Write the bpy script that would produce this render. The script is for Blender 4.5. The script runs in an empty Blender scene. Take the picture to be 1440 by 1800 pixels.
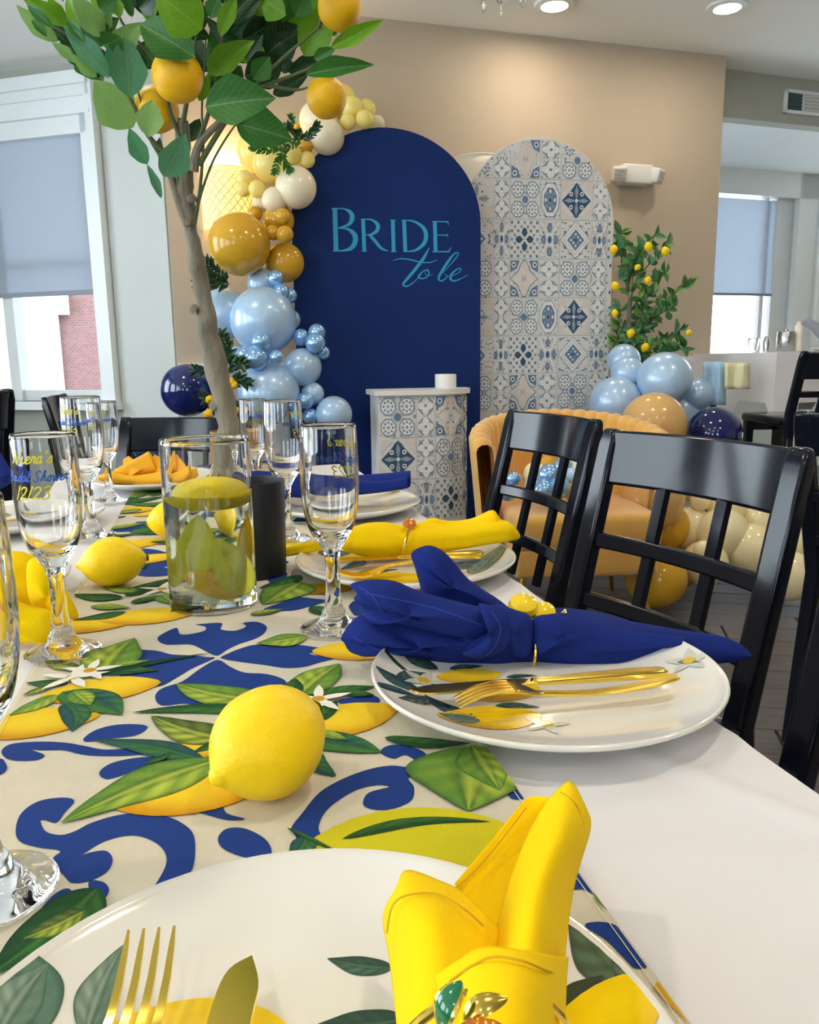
import bpy, bmesh, math, random
from mathutils import Vector, Matrix, noise
from mathutils.geometry import tessellate_polygon
from mathutils.bvhtree import BVHTree
BVH = {}
random.seed(7)
SC = bpy.context.scene
COL = SC.collection
V = Vector
PI = math.pi

# ------------------------------------------------------------------ camera
F = 1413.0
PITCH = math.radians(10.7)
ROLL = math.radians(0.8)
ZC = 1.015
FW = V((0, math.cos(PITCH), -math.sin(PITCH)))
UP0 = V((0, math.sin(PITCH), math.cos(PITCH)))
RT0 = V((1, 0, 0))
RT = RT0 * math.cos(ROLL) - UP0 * math.sin(ROLL)
UP = UP0 * math.cos(ROLL) + RT0 * math.sin(ROLL)
CAM = V((0, 0, ZC))
cd = bpy.data.cameras.new('camera')
cd.sensor_fit = 'HORIZONTAL'
cd.sensor_width = 36.0
cd.lens = F / 1440.0 * 36.0
cd.clip_start = 0.02
cd.clip_end = 200
cam = bpy.data.objects.new('camera', cd)
COL.objects.link(cam)
cam.matrix_world = Matrix(((RT.x, UP.x, -FW.x, CAM.x), (RT.y, UP.y, -FW.y, CAM.y), (RT.z, UP.z, -FW.z, CAM.z), (0, 0, 0, 1)))
SC.camera = cam

# ------------------------------------------------------------------ world, exposure
world = bpy.data.worlds.new('sky')
SC.world = world
world.use_nodes = True
bg = world.node_tree.nodes['Background']
bg.inputs[0].default_value = (0.80, 0.91, 1.0, 1)
bg.inputs[1].default_value = 7.0
SC.view_settings.view_transform = 'Standard'
SC.view_settings.look = 'None'
SC.view_settings.gamma = 1.0
SC.view_settings.use_curve_mapping = False
SC.view_settings.exposure = 0.22
SC.cycles.max_bounces = 16
SC.cycles.transmission_bounces = 16
SC.cycles.diffuse_bounces = 6
SC.cycles.glossy_bounces = 6


def ray(x, y):
    return FW + RT * ((x - 720) / F) + UP * ((900 - y) / F)


def atz(x, y, z):
    d = ray(x, y)
    return CAM + d * ((z - ZC) / d.z)


def aty(x, y, Y):
    d = ray(x, y)
    return CAM + d * (Y / d.y)


def onplane(x, y, p0, n):
    d = ray(x, y)
    return CAM + d * ((p0 - CAM).dot(n) / d.dot(n))


def proj(p):
    v = p - CAM
    w = v.dot(FW)
    return 720 + F * v.dot(RT) / w, 900 - F * v.dot(UP) / w


# ------------------------------------------------------------------ materials
def lin(c):
    return tuple((x / 255 / 12.92) if x / 255 <= 0.04045 else ((x / 255 + 0.055) / 1.055) ** 2.4 for x in c) + (1.0,)


MATS = {}


def mat(name, rgb, rough=0.5, metal=0.0, spec=0.5, vary=0.0, vscale=8.0, bump=0.0, bscale=40.0, trans=0.0, ior=1.45,
        coat=0.0, sheen=0.0, emit=None, estr=0.0, sss=0.0, alpha=1.0, vcol=False, stretch=None, transl=0.0):
    m = bpy.data.materials.new(name)
    m.use_nodes = True
    nt = m.node_tree
    b = nt.nodes['Principled BSDF']
    c = lin(rgb)
    b.inputs['Base Color'].default_value = c
    b.inputs['Roughness'].default_value = rough
    b.inputs['Metallic'].default_value = metal
    b.inputs['Specular IOR Level'].default_value = spec
    b.inputs['Transmission Weight'].default_value = trans
    b.inputs['IOR'].default_value = ior
    b.inputs['Coat Weight'].default_value = coat
    b.inputs['Coat Roughness'].default_value = 0.06
    b.inputs['Sheen Weight'].default_value = sheen
    if sss:
        b.inputs['Subsurface Weight'].default_value = sss
        b.inputs['Subsurface Radius'].default_value = (0.05, 0.04, 0.02)
        b.inputs['Subsurface Scale'].default_value = 0.3
    if emit is not None:
        b.inputs['Emission Color'].default_value = lin(emit)
        b.inputs['Emission Strength'].default_value = estr
    tc = nt.nodes.new('ShaderNodeTexCoord')
    src = tc.outputs['Object']
    if stretch:
        mp = nt.nodes.new('ShaderNodeMapping')
        mp.inputs['Scale'].default_value = stretch
        nt.links.new(src, mp.inputs['Vector'])
        src = mp.outputs['Vector']
    colsock = None
    if vcol:
        at = nt.nodes.new('ShaderNodeVertexColor')
        at.layer_name = 'Col'
        colsock = at.outputs['Color']
    if vary:
        nz = nt.nodes.new('ShaderNodeTexNoise')
        nz.inputs['Scale'].default_value = vscale
        nz.inputs['Detail'].default_value = 4
        nt.links.new(src, nz.inputs['Vector'])
        mr = nt.nodes.new('ShaderNodeMapRange')
        mr.inputs[1].default_value = 0.3
        mr.inputs[2].default_value = 0.7
        mr.inputs[3].default_value = 1 - vary
        mr.inputs[4].default_value = 1 + vary * 0.6
        nt.links.new(nz.outputs['Fac'], mr.inputs[0])
        mx = nt.nodes.new('ShaderNodeVectorMath')
        mx.operation = 'MULTIPLY'
        if colsock:
            nt.links.new(colsock, mx.inputs[0])
        else:
            mx.inputs[0].default_value = c[:3]
        nt.links.new(mr.outputs[0], mx.inputs[1])
        colsock = mx.outputs[0]
    if colsock:
        nt.links.new(colsock, b.inputs['Base Color'])
    if bump:
        nb = nt.nodes.new('ShaderNodeTexNoise')
        nb.inputs['Scale'].default_value = bscale
        nb.inputs['Detail'].default_value = 3
        nt.links.new(src, nb.inputs['Vector'])
        bp = nt.nodes.new('ShaderNodeBump')
        bp.inputs['Strength'].default_value = bump
        bp.inputs['Distance'].default_value = 0.01
        nt.links.new(nb.outputs['Fac'], bp.inputs['Height'])
        nt.links.new(bp.outputs['Normal'], b.inputs['Normal'])
    if transl:
        tr = nt.nodes.new('ShaderNodeBsdfTranslucent')
        tr.inputs['Color'].default_value = c
        ms = nt.nodes.new('ShaderNodeMixShader')
        ms.inputs[0].default_value = transl
        out = nt.nodes['Material Output']
        nt.links.new(b.outputs[0], ms.inputs[1])
        nt.links.new(tr.outputs[0], ms.inputs[2])
        nt.links.new(ms.outputs[0], out.inputs['Surface'])
    MATS[name] = m
    return m


def weave(name, rgb, scale=900.0, strength=0.25, vcol=False, vary=0.03):
    """woven cloth: two crossed wave textures drive the bump"""
    m = mat(name, rgb, rough=0.85, spec=0.15, vary=vary, vscale=25, vcol=vcol)
    nt = m.node_tree
    b = nt.nodes['Principled BSDF']
    tc = nt.nodes.new('ShaderNodeTexCoord')
    ws = []
    for d in ('X', 'Y'):
        w = nt.nodes.new('ShaderNodeTexWave')
        w.bands_direction = d
        w.inputs['Scale'].default_value = scale / 6.28
        w.inputs['Distortion'].default_value = 0.6
        nt.links.new(tc.outputs['Object'], w.inputs['Vector'])
        ws.append(w)
    ad = nt.nodes.new('ShaderNodeMath')
    ad.operation = 'MAXIMUM'
    nt.links.new(ws[0].outputs['Fac'], ad.inputs[0])
    nt.links.new(ws[1].outputs['Fac'], ad.inputs[1])
    bp = nt.nodes.new('ShaderNodeBump')
    bp.inputs['Strength'].default_value = strength
    bp.inputs['Distance'].default_value = 0.0006
    nt.links.new(ad.outputs[0], bp.inputs['Height'])
    nt.links.new(bp.outputs['Normal'], b.inputs['Normal'])
    return m


M = MATS
mat('wall_tan', (196, 180, 158), 0.75, vary=0.03, vscale=3, bump=0.05, bscale=120)
mat('wall_grey', (176, 178, 168), 0.75, vary=0.03, vscale=3, bump=0.05, bscale=120)
mat('wall_pale', (206, 210, 206), 0.7, vary=0.02, vscale=3)
mat('ceiling_paint', (246, 246, 242), 0.85, vary=0.02, vscale=2)
mat('ground_pale', (240, 240, 236), 0.9, vary=0.05, vscale=1)
mat('trim_white', (236, 240, 240), 0.35, vary=0.02, vscale=4)
mat('floor_base', (58, 56, 54), 0.5, vary=0.2, vscale=6)
mat('floor_plank', (88, 83, 82), 0.5, vary=0.28, vscale=5, bump=0.08, bscale=30, stretch=(1.2, 14, 1))
mat('cloth_white', (226, 224, 226), 0.8, spec=0.2, vary=0.02, vscale=6)
weave('runner_cream', (216, 208, 186), scale=2200, strength=0.5)
weave('runner_print', (255, 255, 255), scale=2200, strength=0.4, vcol=True, vary=0.05)
mat('plate_white', (232, 230, 222), 0.12, spec=0.6, coat=0.6)
mat('plate_print', (255, 255, 255), 0.15, spec=0.6, coat=0.6, vcol=True, vary=0.08, vscale=60)
mat('gold', (250, 214, 96), 0.17, metal=1.0, vary=0.03, vscale=20)
mat('gold_soft', (214, 170, 78), 0.28, metal=1.0)
mat('glass', (255, 255, 255), 0.0, trans=1.0, ior=1.47)
mat('water', (240, 250, 240), 0.0, trans=1.0, ior=1.33)
mat('print_yellow', (226, 216, 40), 0.5)
mat('print_blue', (36, 92, 190), 0.5)
weave('napkin_blue', (27, 44, 118), scale=1800, strength=0.15)
weave('napkin_yellow', (246, 206, 6), scale=1800, strength=0.12)
weave('napkin_gold', (240, 176, 50), scale=1800, strength=0.12)
mat('stitch_yellow', (204, 164, 4), 0.9)
mat('stitch_blue', (58, 78, 170), 0.9)
mat('lemon_skin', (255, 216, 16), 0.42, spec=0.4, vary=0.05, vscale=14, bump=0.12, bscale=170, sss=0.05)
mat('stem_green', (70, 92, 40), 0.6)
mat('orange_skin', (250, 192, 18), 0.4, vary=0.06, vscale=12, bump=0.15, bscale=160)
mat('candle_wax', (238, 214, 20), 0.45, sss=0.25)
mat('wick', (232, 222, 190), 0.9)
mat('petal_green', (250, 250, 110), 0.5, transl=0.55, vary=0.15, vscale=20)
mat('petal_gold', (255, 226, 80), 0.5, transl=0.5, vary=0.15, vscale=25)
mat('petal_white', (255, 255, 226), 0.5, transl=0.3)
mat('black_matte', (26, 28, 34), 0.45)
mat('black_lacquer', (13, 18, 30), 0.13, spec=0.4, coat=0.1, vary=0.05, vscale=5)
mat('bark', (136, 130, 114), 0.85, vary=0.3, vscale=22, bump=1.0, bscale=45, stretch=(1, 1, 0.35))
mat('twig', (92, 102, 70), 0.7, vary=0.2, vscale=20)
mat('leaf_mid', (52, 112, 42), 0.45, vary=0.16, vscale=9, transl=0.25)
mat('leaf_dark', (26, 66, 38), 0.4, vary=0.16, vscale=9, transl=0.15)
mat('leaf_bright', (110, 164, 34), 0.45, vary=0.14, vscale=9, transl=0.3)
mat('leaf_pale', (136, 178, 100), 0.5, vary=0.12, vscale=9, transl=0.3)
mat('leaf_blue', (84, 146, 106), 0.5, vary=0.14, vscale=9, transl=0.25)
mat('leaf_back', (84, 128, 84), 0.55, vary=0.2, vscale=6, transl=0.25)
mat('tan_pot', (176, 128, 62), 0.6, vary=0.15, vscale=10)
weave('arch_navy', (28, 50, 106), scale=700, strength=0.1)
weave('arch_print', (222, 222, 220), scale=700, strength=0.1)
mat('tile_print', (255, 255, 255), 0.7, vcol=True, vary=0.1, vscale=40)
mat('sign_teal', (44, 156, 204), 0.6)
mat('board_white', (236, 234, 230), 0.4)
mat('balloon_lemon', (255, 238, 146), 0.16, spec=0.6, sss=0.2, transl=0.25)
mat('balloon_ivory', (250, 240, 210), 0.16, spec=0.6, sss=0.2, transl=0.2)
mat('balloon_cream', (252, 240, 196), 0.16, spec=0.6, sss=0.15, transl=0.15)
mat('balloon_mustard', (208, 160, 44), 0.14, spec=0.6)
mat('balloon_tan', (210, 170, 108), 0.16, spec=0.6)
mat('balloon_pearl', (172, 202, 232), 0.30, metal=0.15, spec=0.6, coat=0.5)
mat('balloon_chrome', (146, 192, 236), 0.2, metal=0.55, spec=0.6, coat=0.4)
mat('balloon_navy', (16, 30, 92), 0.10, spec=0.7, coat=0.5)
mat('velvet', (218, 164, 74), 0.8, sheen=0.6, vary=0.06, vscale=10)
mat('lamp_glow', (255, 250, 235), 0.5, emit=(255, 236, 200), estr=14.0)
mat('shade_lit', (250, 226, 150), 0.8, emit=(255, 226, 96), estr=1.5)
mat('shade_plain', (236, 230, 216), 0.8)
mat('plastic_white', (226, 226, 222), 0.4)
mat('lens_grey', (180, 180, 176), 0.2)
mat('vent_dark', (70, 96, 100), 0.6)
mat('blind_fabric', (206, 214, 224), 0.9, vary=0.04, vscale=30, transl=0.5, stretch=(1, 1, 8))
mat('pane_glass', (255, 255, 255), 0.0, trans=1.0, ior=1.05)
mat('crystal', (255, 255, 255), 0.0, trans=1.0, ior=1.55)
mat('steel', (190, 192, 194), 0.25, metal=1.0)
mat('cloth_lit', (176, 214, 240), 0.85)
mat('napkin_pale', (236, 230, 190), 0.85)
mat('cloth_grey', (150, 156, 170), 0.85)
mat('cushion_grey', (176, 172, 168), 0.8)
mat('enamel_green', (20, 110, 66), 0.15, coat=0.8)
mat('enamel_yellow', (246, 210, 20), 0.12, coat=0.8)
mat('enamel_orange', (206, 110, 20), 0.15, coat=0.8)


def brick_mat():
    m = bpy.data.materials.new('brick_facade')
    m.use_nodes = True
    nt = m.node_tree
    b = nt.nodes['Principled BSDF']
    t = nt.nodes.new('ShaderNodeTexBrick')
    t.inputs['Color1'].default_value = lin((120, 88, 86))
    t.inputs['Color2'].default_value = lin((108, 76, 76))
    t.inputs['Mortar'].default_value = lin((128, 112, 110))
    t.inputs['Scale'].default_value = 9.0
    tc = nt.nodes.new('ShaderNodeTexCoord')
    mp = nt.nodes.new('ShaderNodeMapping')
    mp.inputs['Rotation'].default_value = (PI / 2, 0, 0)
    nt.links.new(tc.outputs['Object'], mp.inputs['Vector'])
    nt.links.new(mp.outputs['Vector'], t.inputs['Vector'])
    nt.links.new(t.outputs['Color'], b.inputs['Base Color'])
    b.inputs['Roughness'].default_value = 0.9
    M['brick_facade'] = m


brick_mat()


def add_veins(name):
    """mid-rib and side veins drawn in the leaf's own coordinates (x across, y from base to tip)"""
    m = M[name]
    nt = m.node_tree
    b = nt.nodes['Principled BSDF']
    src = b.inputs['Base Color'].links[0].from_socket
    tc = nt.nodes.new('ShaderNodeTexCoord')
    sp = nt.nodes.new('ShaderNodeSeparateXYZ')
    nt.links.new(tc.outputs['Object'], sp.inputs[0])

    def mth(op, a, c, d=None):
        n = nt.nodes.new('ShaderNodeMath')
        n.operation = op
        for i, v in enumerate((a, c, d)):
            if v is None:
                continue
            if isinstance(v, (int, float)):
                n.inputs[i].default_value = v
            else:
                nt.links.new(v, n.inputs[i])
        return n.outputs[0]
    ax = mth('ABSOLUTE', sp.outputs['X'], 0)
    rib = mth('LESS_THAN', ax, 0.016)
    ph = mth('SUBTRACT', sp.outputs['Y'], mth('MULTIPLY', ax, 0.9))
    sn = mth('SINE', mth('MULTIPLY', ph, 52.0), 0)
    side = mth('MULTIPLY', mth('GREATER_THAN', sn, 0.86), 0.35)
    fac = mth('MULTIPLY', mth('MAXIMUM', rib, side), 0.28)
    mx = nt.nodes.new('ShaderNodeMix')
    mx.data_type = 'RGBA'
    nt.links.new(fac, mx.inputs['Factor'])
    nt.links.new(src, mx.inputs['A'])
    mx.inputs['B'].default_value = lin((176, 206, 120))
    nt.links.new(mx.outputs['Result'], b.inputs['Base Color'])


for _n in ('leaf_mid', 'leaf_dark', 'leaf_bright', 'leaf_pale', 'leaf_blue', 'leaf_back'):
    add_veins(_n)


# ------------------------------------------------------------------ mesh helpers
class MB:
    def __init__(s):
        s.v = []
        s.f = []
        s.c = []
        s.cur = (1, 1, 1, 1)

    def add(s, verts, faces, cols=None):
        o = len(s.v)
        s.v += [tuple(p) for p in verts]
        s.f += [tuple(i + o for i in f) for f in faces]
        s.c += list(cols) if cols else [s.cur] * len(verts)
        return s

    def box(s, c, h, R=None):
        vs = []
        for sx in (-1, 1):
            for sy in (-1, 1):
                for sz in (-1, 1):
                    p = V((sx * h[0], sy * h[1], sz * h[2]))
                    if R is not None:
                        p = R @ p
                    vs.append(p + V(c))
        return s.add(vs, [(0, 1, 3, 2), (4, 6, 7, 5), (0, 4, 5, 1), (2, 3, 7, 6), (0, 2, 6, 4), (1, 5, 7, 3)])

    def rbox(s, c, h, r=0.01, R=None, n=3):
        """box with rounded edges"""
        bm = bmesh.new()
        bmesh.ops.create_cube(bm, size=1)
        for v in bm.verts:
            v.co = V((v.co.x * 2 * h[0], v.co.y * 2 * h[1], v.co.z * 2 * h[2]))
        bmesh.ops.bevel(bm, geom=list(bm.edges) + list(bm.verts), offset=min(r, min(h) * 0.98), segments=n, profile=0.5, affect='EDGES')
        bm.verts.index_update()
        vs = []
        for v in bm.verts:
            p = v.co.copy()
            if R is not None:
                p = R @ p
            vs.append(p + V(c))
        fs = [[v.index for v in f.verts] for f in bm.faces]
        bm.free()
        return s.add(vs, fs)

    def lathe(s, prof, n=32, c=(0, 0, 0), R=None, cap=True):
        vs, fs = [], []
        for (r, z) in prof:
            for k in range(n):
                a = 2 * PI * k / n
                p = V((r * math.cos(a), r * math.sin(a), z))
                if R is not None:
                    p = R @ p
                vs.append(p + V(c))
        for i in range(len(prof) - 1):
            for k in range(n):
                a, b = i * n + k, i * n + (k + 1) % n
                fs.append((a, b, b + n, a + n))
        if cap:
            if prof[0][0] > 1e-5:
                fs.append(tuple(range(n))[::-1])
            if prof[-1][0] > 1e-5:
                fs.append(tuple(range((len(prof) - 1) * n, len(prof) * n)))
        return s.add(vs, fs)

    def tube(s, pts, rad, n=8, cap=True, flat=1.0, upv=None):
        pts = [V(p) for p in pts]
        if not isinstance(rad, (list, tuple)):
            rad = [rad] * len(pts)
        vs, fs = [], []
        prev = None
        for i, p in enumerate(pts):
            t = (pts[min(i + 1, len(pts) - 1)] - pts[max(i - 1, 0)])
            if t.length < 1e-9:
                t = V((0, 0, 1))
            t.normalize()
            if upv is not None:
                a = V(upv) - t * V(upv).dot(t)
                a.normalize()
            elif prev is None:
                a = t.orthogonal().normalized()
            else:
                a = (prev - t * prev.dot(t))
                a = a.normalized() if a.length > 1e-6 else t.orthogonal().normalized()
            prev = a
            b = t.cross(a)
            for k in range(n):
                an = 2 * PI * k / n
                vs.append(p + a * (math.cos(an) * rad[i] * flat) + b * (math.sin(an) * rad[i]))
        for i in range(len(pts) - 1):
            for k in range(n):
                x, y = i * n + k, i * n + (k + 1) % n
                fs.append((x, y, y + n, x + n))
        if cap:
            fs.append(tuple(range(n))[::-1])
            fs.append(tuple(range((len(pts) - 1) * n, len(pts) * n)))
        return s.add(vs, fs)

    def beam(s, a, b, w, t, side):
        """rectangular bar from a to b; w along 'side', t across"""
        a, b = V(a), V(b)
        d = (b - a).normalized()
        sd = (V(side) - d * V(side).dot(d)).normalized()
        o = d.cross(sd)
        vs = []
        for p in (a, b):
            for (x, y) in ((-1, -1), (1, -1), (1, 1), (-1, 1)):
                vs.append(p + sd * (x * w / 2) + o * (y * t / 2))
        return s.add(vs, [(3, 2, 1, 0), (4, 5, 6, 7), (0, 1, 5, 4), (1, 2, 6, 5), (2, 3, 7, 6), (3, 0, 4, 7)])

    def barpath(s, pts, w, t, side):
        """rectangular section swept along pts"""
        pts = [V(p) for p in pts]
        vs, fs = [], []
        for i, p in enumerate(pts):
            d = (pts[min(i + 1, len(pts) - 1)] - pts[max(i - 1, 0)]).normalized()
            sd = (V(side) - d * V(side).dot(d)).normalized()
            o = d.cross(sd)
            ww = w[i] if isinstance(w, (list, tuple)) else w
            tt = t[i] if isinstance(t, (list, tuple)) else t
            for (x, y) in ((-1, -1), (1, -1), (1, 1), (-1, 1)):
                vs.append(p + sd * (x * ww / 2) + o * (y * tt / 2))
        for i in range(len(pts) - 1):
            for k in range(4):
                a, b = i * 4 + k, i * 4 + (k + 1) % 4
                fs.append((a, b, b + 4, a + 4))
        fs.append((3, 2, 1, 0))
        q = 4 * (len(pts) - 1)
        fs.append((q, q + 1, q + 2, q + 3))
        return s.add(vs, fs)

    def prism(s, outline, d):
        """extrude a 3-D planar outline by vector d"""
        n = len(outline)
        o = [V(p) for p in outline]
        d = V(d)
        tri = tessellate_polygon([o])
        fs = [tuple(t) for t in tri] + [tuple(i + n for i in t)[::-1] for t in tri]
        fs += [(i, (i + 1) % n, (i + 1) % n + n, i + n) for i in range(n)]
        return s.add(o + [p + d for p in o], fs)

    def grid(s, rows, cols=None, close=False):
        nr, nc = len(rows), len(rows[0])
        vs = [p for r in rows for p in r]
        fs = []
        for i in range(nr - 1):
            for j in range(nc if close else nc - 1):
                a, b = i * nc + j, i * nc + (j + 1) % nc
                fs.append((a, b, b + nc, a + nc))
        return s.add(vs, fs, [c for r in cols for c in r] if cols else None)

    def poly(s, pts, col=None):
        tri = tessellate_polygon([[V(p) for p in pts]])
        return s.add(pts, [tuple(t) for t in tri], [col] * len(pts) if col else None)

    def mesh(s, name, m, smooth=True, vcol=False, ang=None):
        me = bpy.data.meshes.new(name)
        me.from_pydata(s.v, [], s.f)
        if vcol:
            ca = me.color_attributes.new('Col', 'FLOAT_COLOR', 'POINT')
            flat = []
            for c in s.c:
                flat += list(c[:3]) + [1.0]
            ca.data.foreach_set('color', flat)
        bm = bmesh.new()
        bm.from_mesh(me)
        if not vcol:
            bmesh.ops.remove_doubles(bm, verts=bm.verts, dist=1e-6)
            bmesh.ops.recalc_face_normals(bm, faces=bm.faces)
        bm.to_mesh(me)
        bm.free()
        me.polygons.foreach_set('use_smooth', [smooth] * len(me.polygons))
        if smooth and ang:
            me.set_sharp_from_angle(angle=math.radians(ang))
        me.materials.append(M[m] if isinstance(m, str) else m)
        me.update()
        return me

    def build(s, name, m, parent=None, smooth=True, vcol=False, ang=40):
        o = bpy.data.objects.new(name, s.mesh(name, m, smooth, vcol, ang))
        COL.objects.link(o)
        if parent is not None:
            o.parent = parent
        return o


def tag(o, label, cat, group=None, kind=None):
    o['label'] = label
    o['category'] = cat
    if group:
        o['group'] = group
    if kind:
        o['kind'] = kind
    return o


def thing(name, label, cat, loc=(0, 0, 0), rz=0.0, group=None, kind=None):
    o = bpy.data.objects.new(name, None)
    o.empty_display_size = 0.05
    COL.objects.link(o)
    o.location = loc
    o.rotation_euler = (0, 0, rz)
    return tag(o, label, cat, group, kind)


def inst(name, me, parent=None, mw=None):
    o = bpy.data.objects.new(name, me)
    COL.objects.link(o)
    if parent is not None:
        o.parent = parent
    if mw is not None:
        o.matrix_local = mw
    return o


def sub(name, mb, m, parent, **k):
    """part built in world coordinates, re-expressed in its parent's frame"""
    bpy.context.view_layer.update()
    inv = world_of(parent).inverted()
    mb.v = [tuple(inv @ V(p)) for p in mb.v]
    return mb.build(name, m, parent, **k)


def world_of(o):
    mw = o.matrix_basis.copy()
    while o.parent:
        o = o.parent
        mw = o.matrix_basis @ mw
    return mw


def cr(pts, n=6, closed=False):
    """Catmull-Rom through pts (tuples or Vectors of any length)"""
    P = [tuple(p) for p in pts]
    N = len(P)
    out = []
    segs = N if closed else N - 1
    for i in range(segs):
        g = lambda k: P[k % N] if closed else P[max(0, min(N - 1, k))]
        a, b, c, d = g(i - 1), g(i), g(i + 1), g(i + 2)
        for j in range(n):
            t = j / n
            out.append(tuple(0.5 * (2 * b[q] + (c[q] - a[q]) * t + (2 * a[q] - 5 * b[q] + 4 * c[q] - d[q]) * t * t + (3 * b[q] - a[q] - 3 * c[q] + d[q]) * t ** 3) for q in range(len(b))))
    if not closed:
        out.append(P[-1])
    return out


def ribbon2(pts, w, smooth=6):
    """2-D variable-width stroke -> list of (left, right) pairs"""
    if not isinstance(w, (list, tuple)):
        w = [w] * len(pts)
    q = cr([(p[0], p[1], w[i]) for i, p in enumerate(pts)], smooth) if smooth > 1 else [(p[0], p[1], w[i]) for i, p in enumerate(pts)]
    out = []
    for i, p in enumerate(q):
        a, b = q[max(0, i - 1)], q[min(len(q) - 1, i + 1)]
        dx, dy = b[0] - a[0], b[1] - a[1]
        L = math.hypot(dx, dy) or 1
        nx, ny = -dy / L * p[2] / 2, dx / L * p[2] / 2
        out.append(((p[0] + nx, p[1] + ny), (p[0] - nx, p[1] - ny)))
    return out


def patch(mb, rows, n=6):
    """smooth sheet through control rows of (px, py, z): each point stands at height z under that pixel"""
    R = [cr([tuple(atz(*p)) for p in r], n) for r in rows]
    cols = list(zip(*R))
    C = [cr(c, n) for c in cols]
    mb.grid([list(r) for r in zip(*C)])


def solid(o, t, off=0.0):
    md = o.modifiers.new('thickness', 'SOLIDIFY')
    md.thickness = t
    md.offset = off
    return o


def rollm(mb, secs, n=28, amp=0.12, k=5, seed=0, twist=0.6, cap=True):
    """folded cloth roll: secs = (centre, half-width vector, half-height vector)"""
    S = cr([tuple(a) + tuple(b) + tuple(c) for a, b, c in secs], 5)
    rows = []
    for i, q in enumerate(S):
        c, a, b = V(q[0:3]), V(q[3:6]), V(q[6:9])
        row = []
        for j in range(n):
            th = 2 * PI * j / n
            f = 1 + amp * math.sin(k * th + twist * i * 0.2 + seed) + amp * 0.6 * math.sin((k + 2) * th - 0.13 * i + seed * 2.1)
            row.append(c + a * (math.cos(th) * f) + b * (math.sin(th) * f))
        rows.append(row)
    mb.grid(rows, close=True)
    if cap:
        o = len(mb.v)
        for row, s_ in ((rows[0], 0), (rows[-1], 1)):
            cc = sum(row, V((0, 0, 0))) / n
            mb.add(row + [cc], [(j, (j + 1) % n, n) for j in range(n)])


# ------------------------------------------------------------------ room
def wallpts(p, k, d):
    return V((p[0] + d[0] * k, p[1] + d[1] * k, 0))


CEIL = 2.80
DM = V((0.959, 0.283, 0))          # back wall direction
A = V((-1.224, 4.355, 0))
B = V((1.959, 5.294, 0))
DL = V((0.959, -0.283, 0))         # left window wall direction
L0 = V((-2.49, 5.39, 0))
L1 = L0 + DL * 1.109
DR = V((0.944, 0.329, 0))
R0 = V((1.86, 5.455, 0))


def slab(name, a, b, z0, z1, t, m, label, parent=None, cat='wall'):
    """vertical wall slab from a to b (front face on the a-b line), thickness t away from the room"""
    d = (b - a).normalized()
    nrm = V((-d.y, d.x, 0)) * t
    mb = MB()
    o = [V((a.x, a.y, z0)), V((b.x, b.y, z0)), V((b.x, b.y, z1)), V((a.x, a.y, z1))]
    mb.prism(o, nrm)
    ob = mb.build(name, m, parent, smooth=False)
    if parent is None:
        tag(ob, label, cat, kind='structure')
    return ob


mb = MB()
mb.box((0.3, 1.5, -0.03), (5.2, 6.0, 0.02))
floor = tag(mb.build('floor', 'floor_base', smooth=False), 'grey wood-look plank floor under the tables and chairs', 'floor', kind='structure')
# floor planks in the area the photo shows
pm = MB().rbox((0, 0, 0), (0.446, 0.0735, 0.006), 0.0025, n=1).mesh('plank', 'floor_plank', False)
ang = math.radians(-12)
for i in range(-4, 26):
    for j in range(-1, 6):
        u = -0.2 + j * 0.9 + (0.3 * (i % 3))
        w = 0.2 + i * 0.15
        p = V((u * math.cos(ang) - w * math.sin(ang), u * math.sin(ang) + w * math.cos(ang), -0.006))
        if -0.3 < p.x < 3.2 and 0.5 < p.y < 4.3:
            inst('plank', pm, floor, Matrix.Translation(p) @ Matrix.Rotation(ang + (PI if (i * 3 + j) % 2 else 0), 4, 'Z'))

mb = MB()
mb.box((0.3, 1.5, CEIL + 0.05), (5.2, 6.4, 0.05))
tag(mb.build('ceiling', 'ceiling_paint', smooth=False), 'smooth off-white ceiling with recessed lamps', 'ceiling', kind='structure')

slab('wall_back', A, B, 0, CEIL, 0.12, 'wall_tan', 'warm tan wall behind the two arch panels')
slab('wall_corner', V((L1.x, L1.y, 0)), A, 0, CEIL, 0.05, 'wall_tan', 'short return of the tan wall beside the grey pier')
slab('wall_return', B, B + V((-0.06, 0.24, 0)), 0, CEIL, 0.05, 'wall_tan', 'short return of the tan wall beside the right-hand bay')

# chair rail and wainscot on the back wall
nB = V((DM.y, -DM.x, 0))
mb = MB()
for (z0, z1, t) in ((0.985, 1.015, 0.03), (0.965, 0.985, 0.018)):
    mb.prism([V((A.x, A.y, z0)), V((B.x, B.y, z0)), V((B.x, B.y, z1)), V((A.x, A.y, z1))], nB * t)
tag(mb.build('trim_1', 'trim_white', smooth=False), 'white chair rail along the tan back wall', 'trim', kind='structure')
mb = MB()
mb.prism([V((A.x, A.y, 0)), V((B.x, B.y, 0)), V((B.x, B.y, 0.965)), V((A.x, A.y, 0.965))], nB * 0.008)
tag(mb.build('trim_2', 'wall_pale', smooth=False), 'pale wainscot below the chair rail of the back wall', 'trim', kind='structure')
mb = MB()
mb.prism([V((A.x, A.y, 0)), V((B.x, B.y, 0)), V((B.x, B.y, 0.12)), V((A.x, A.y, 0.12))], nB * 0.02)
tag(mb.build('baseboard_back', 'trim_white', smooth=False), 'white baseboard along the back wall', 'baseboard', kind='structure')


# ---- left window wall
def kx(x, y):
    """distance along the left wall under a pixel"""
    n = V((-DL.y, DL.x, 0))
    p = onplane(x, y, L0, n)
    return (p - L0).dot(DL), p.z


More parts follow.
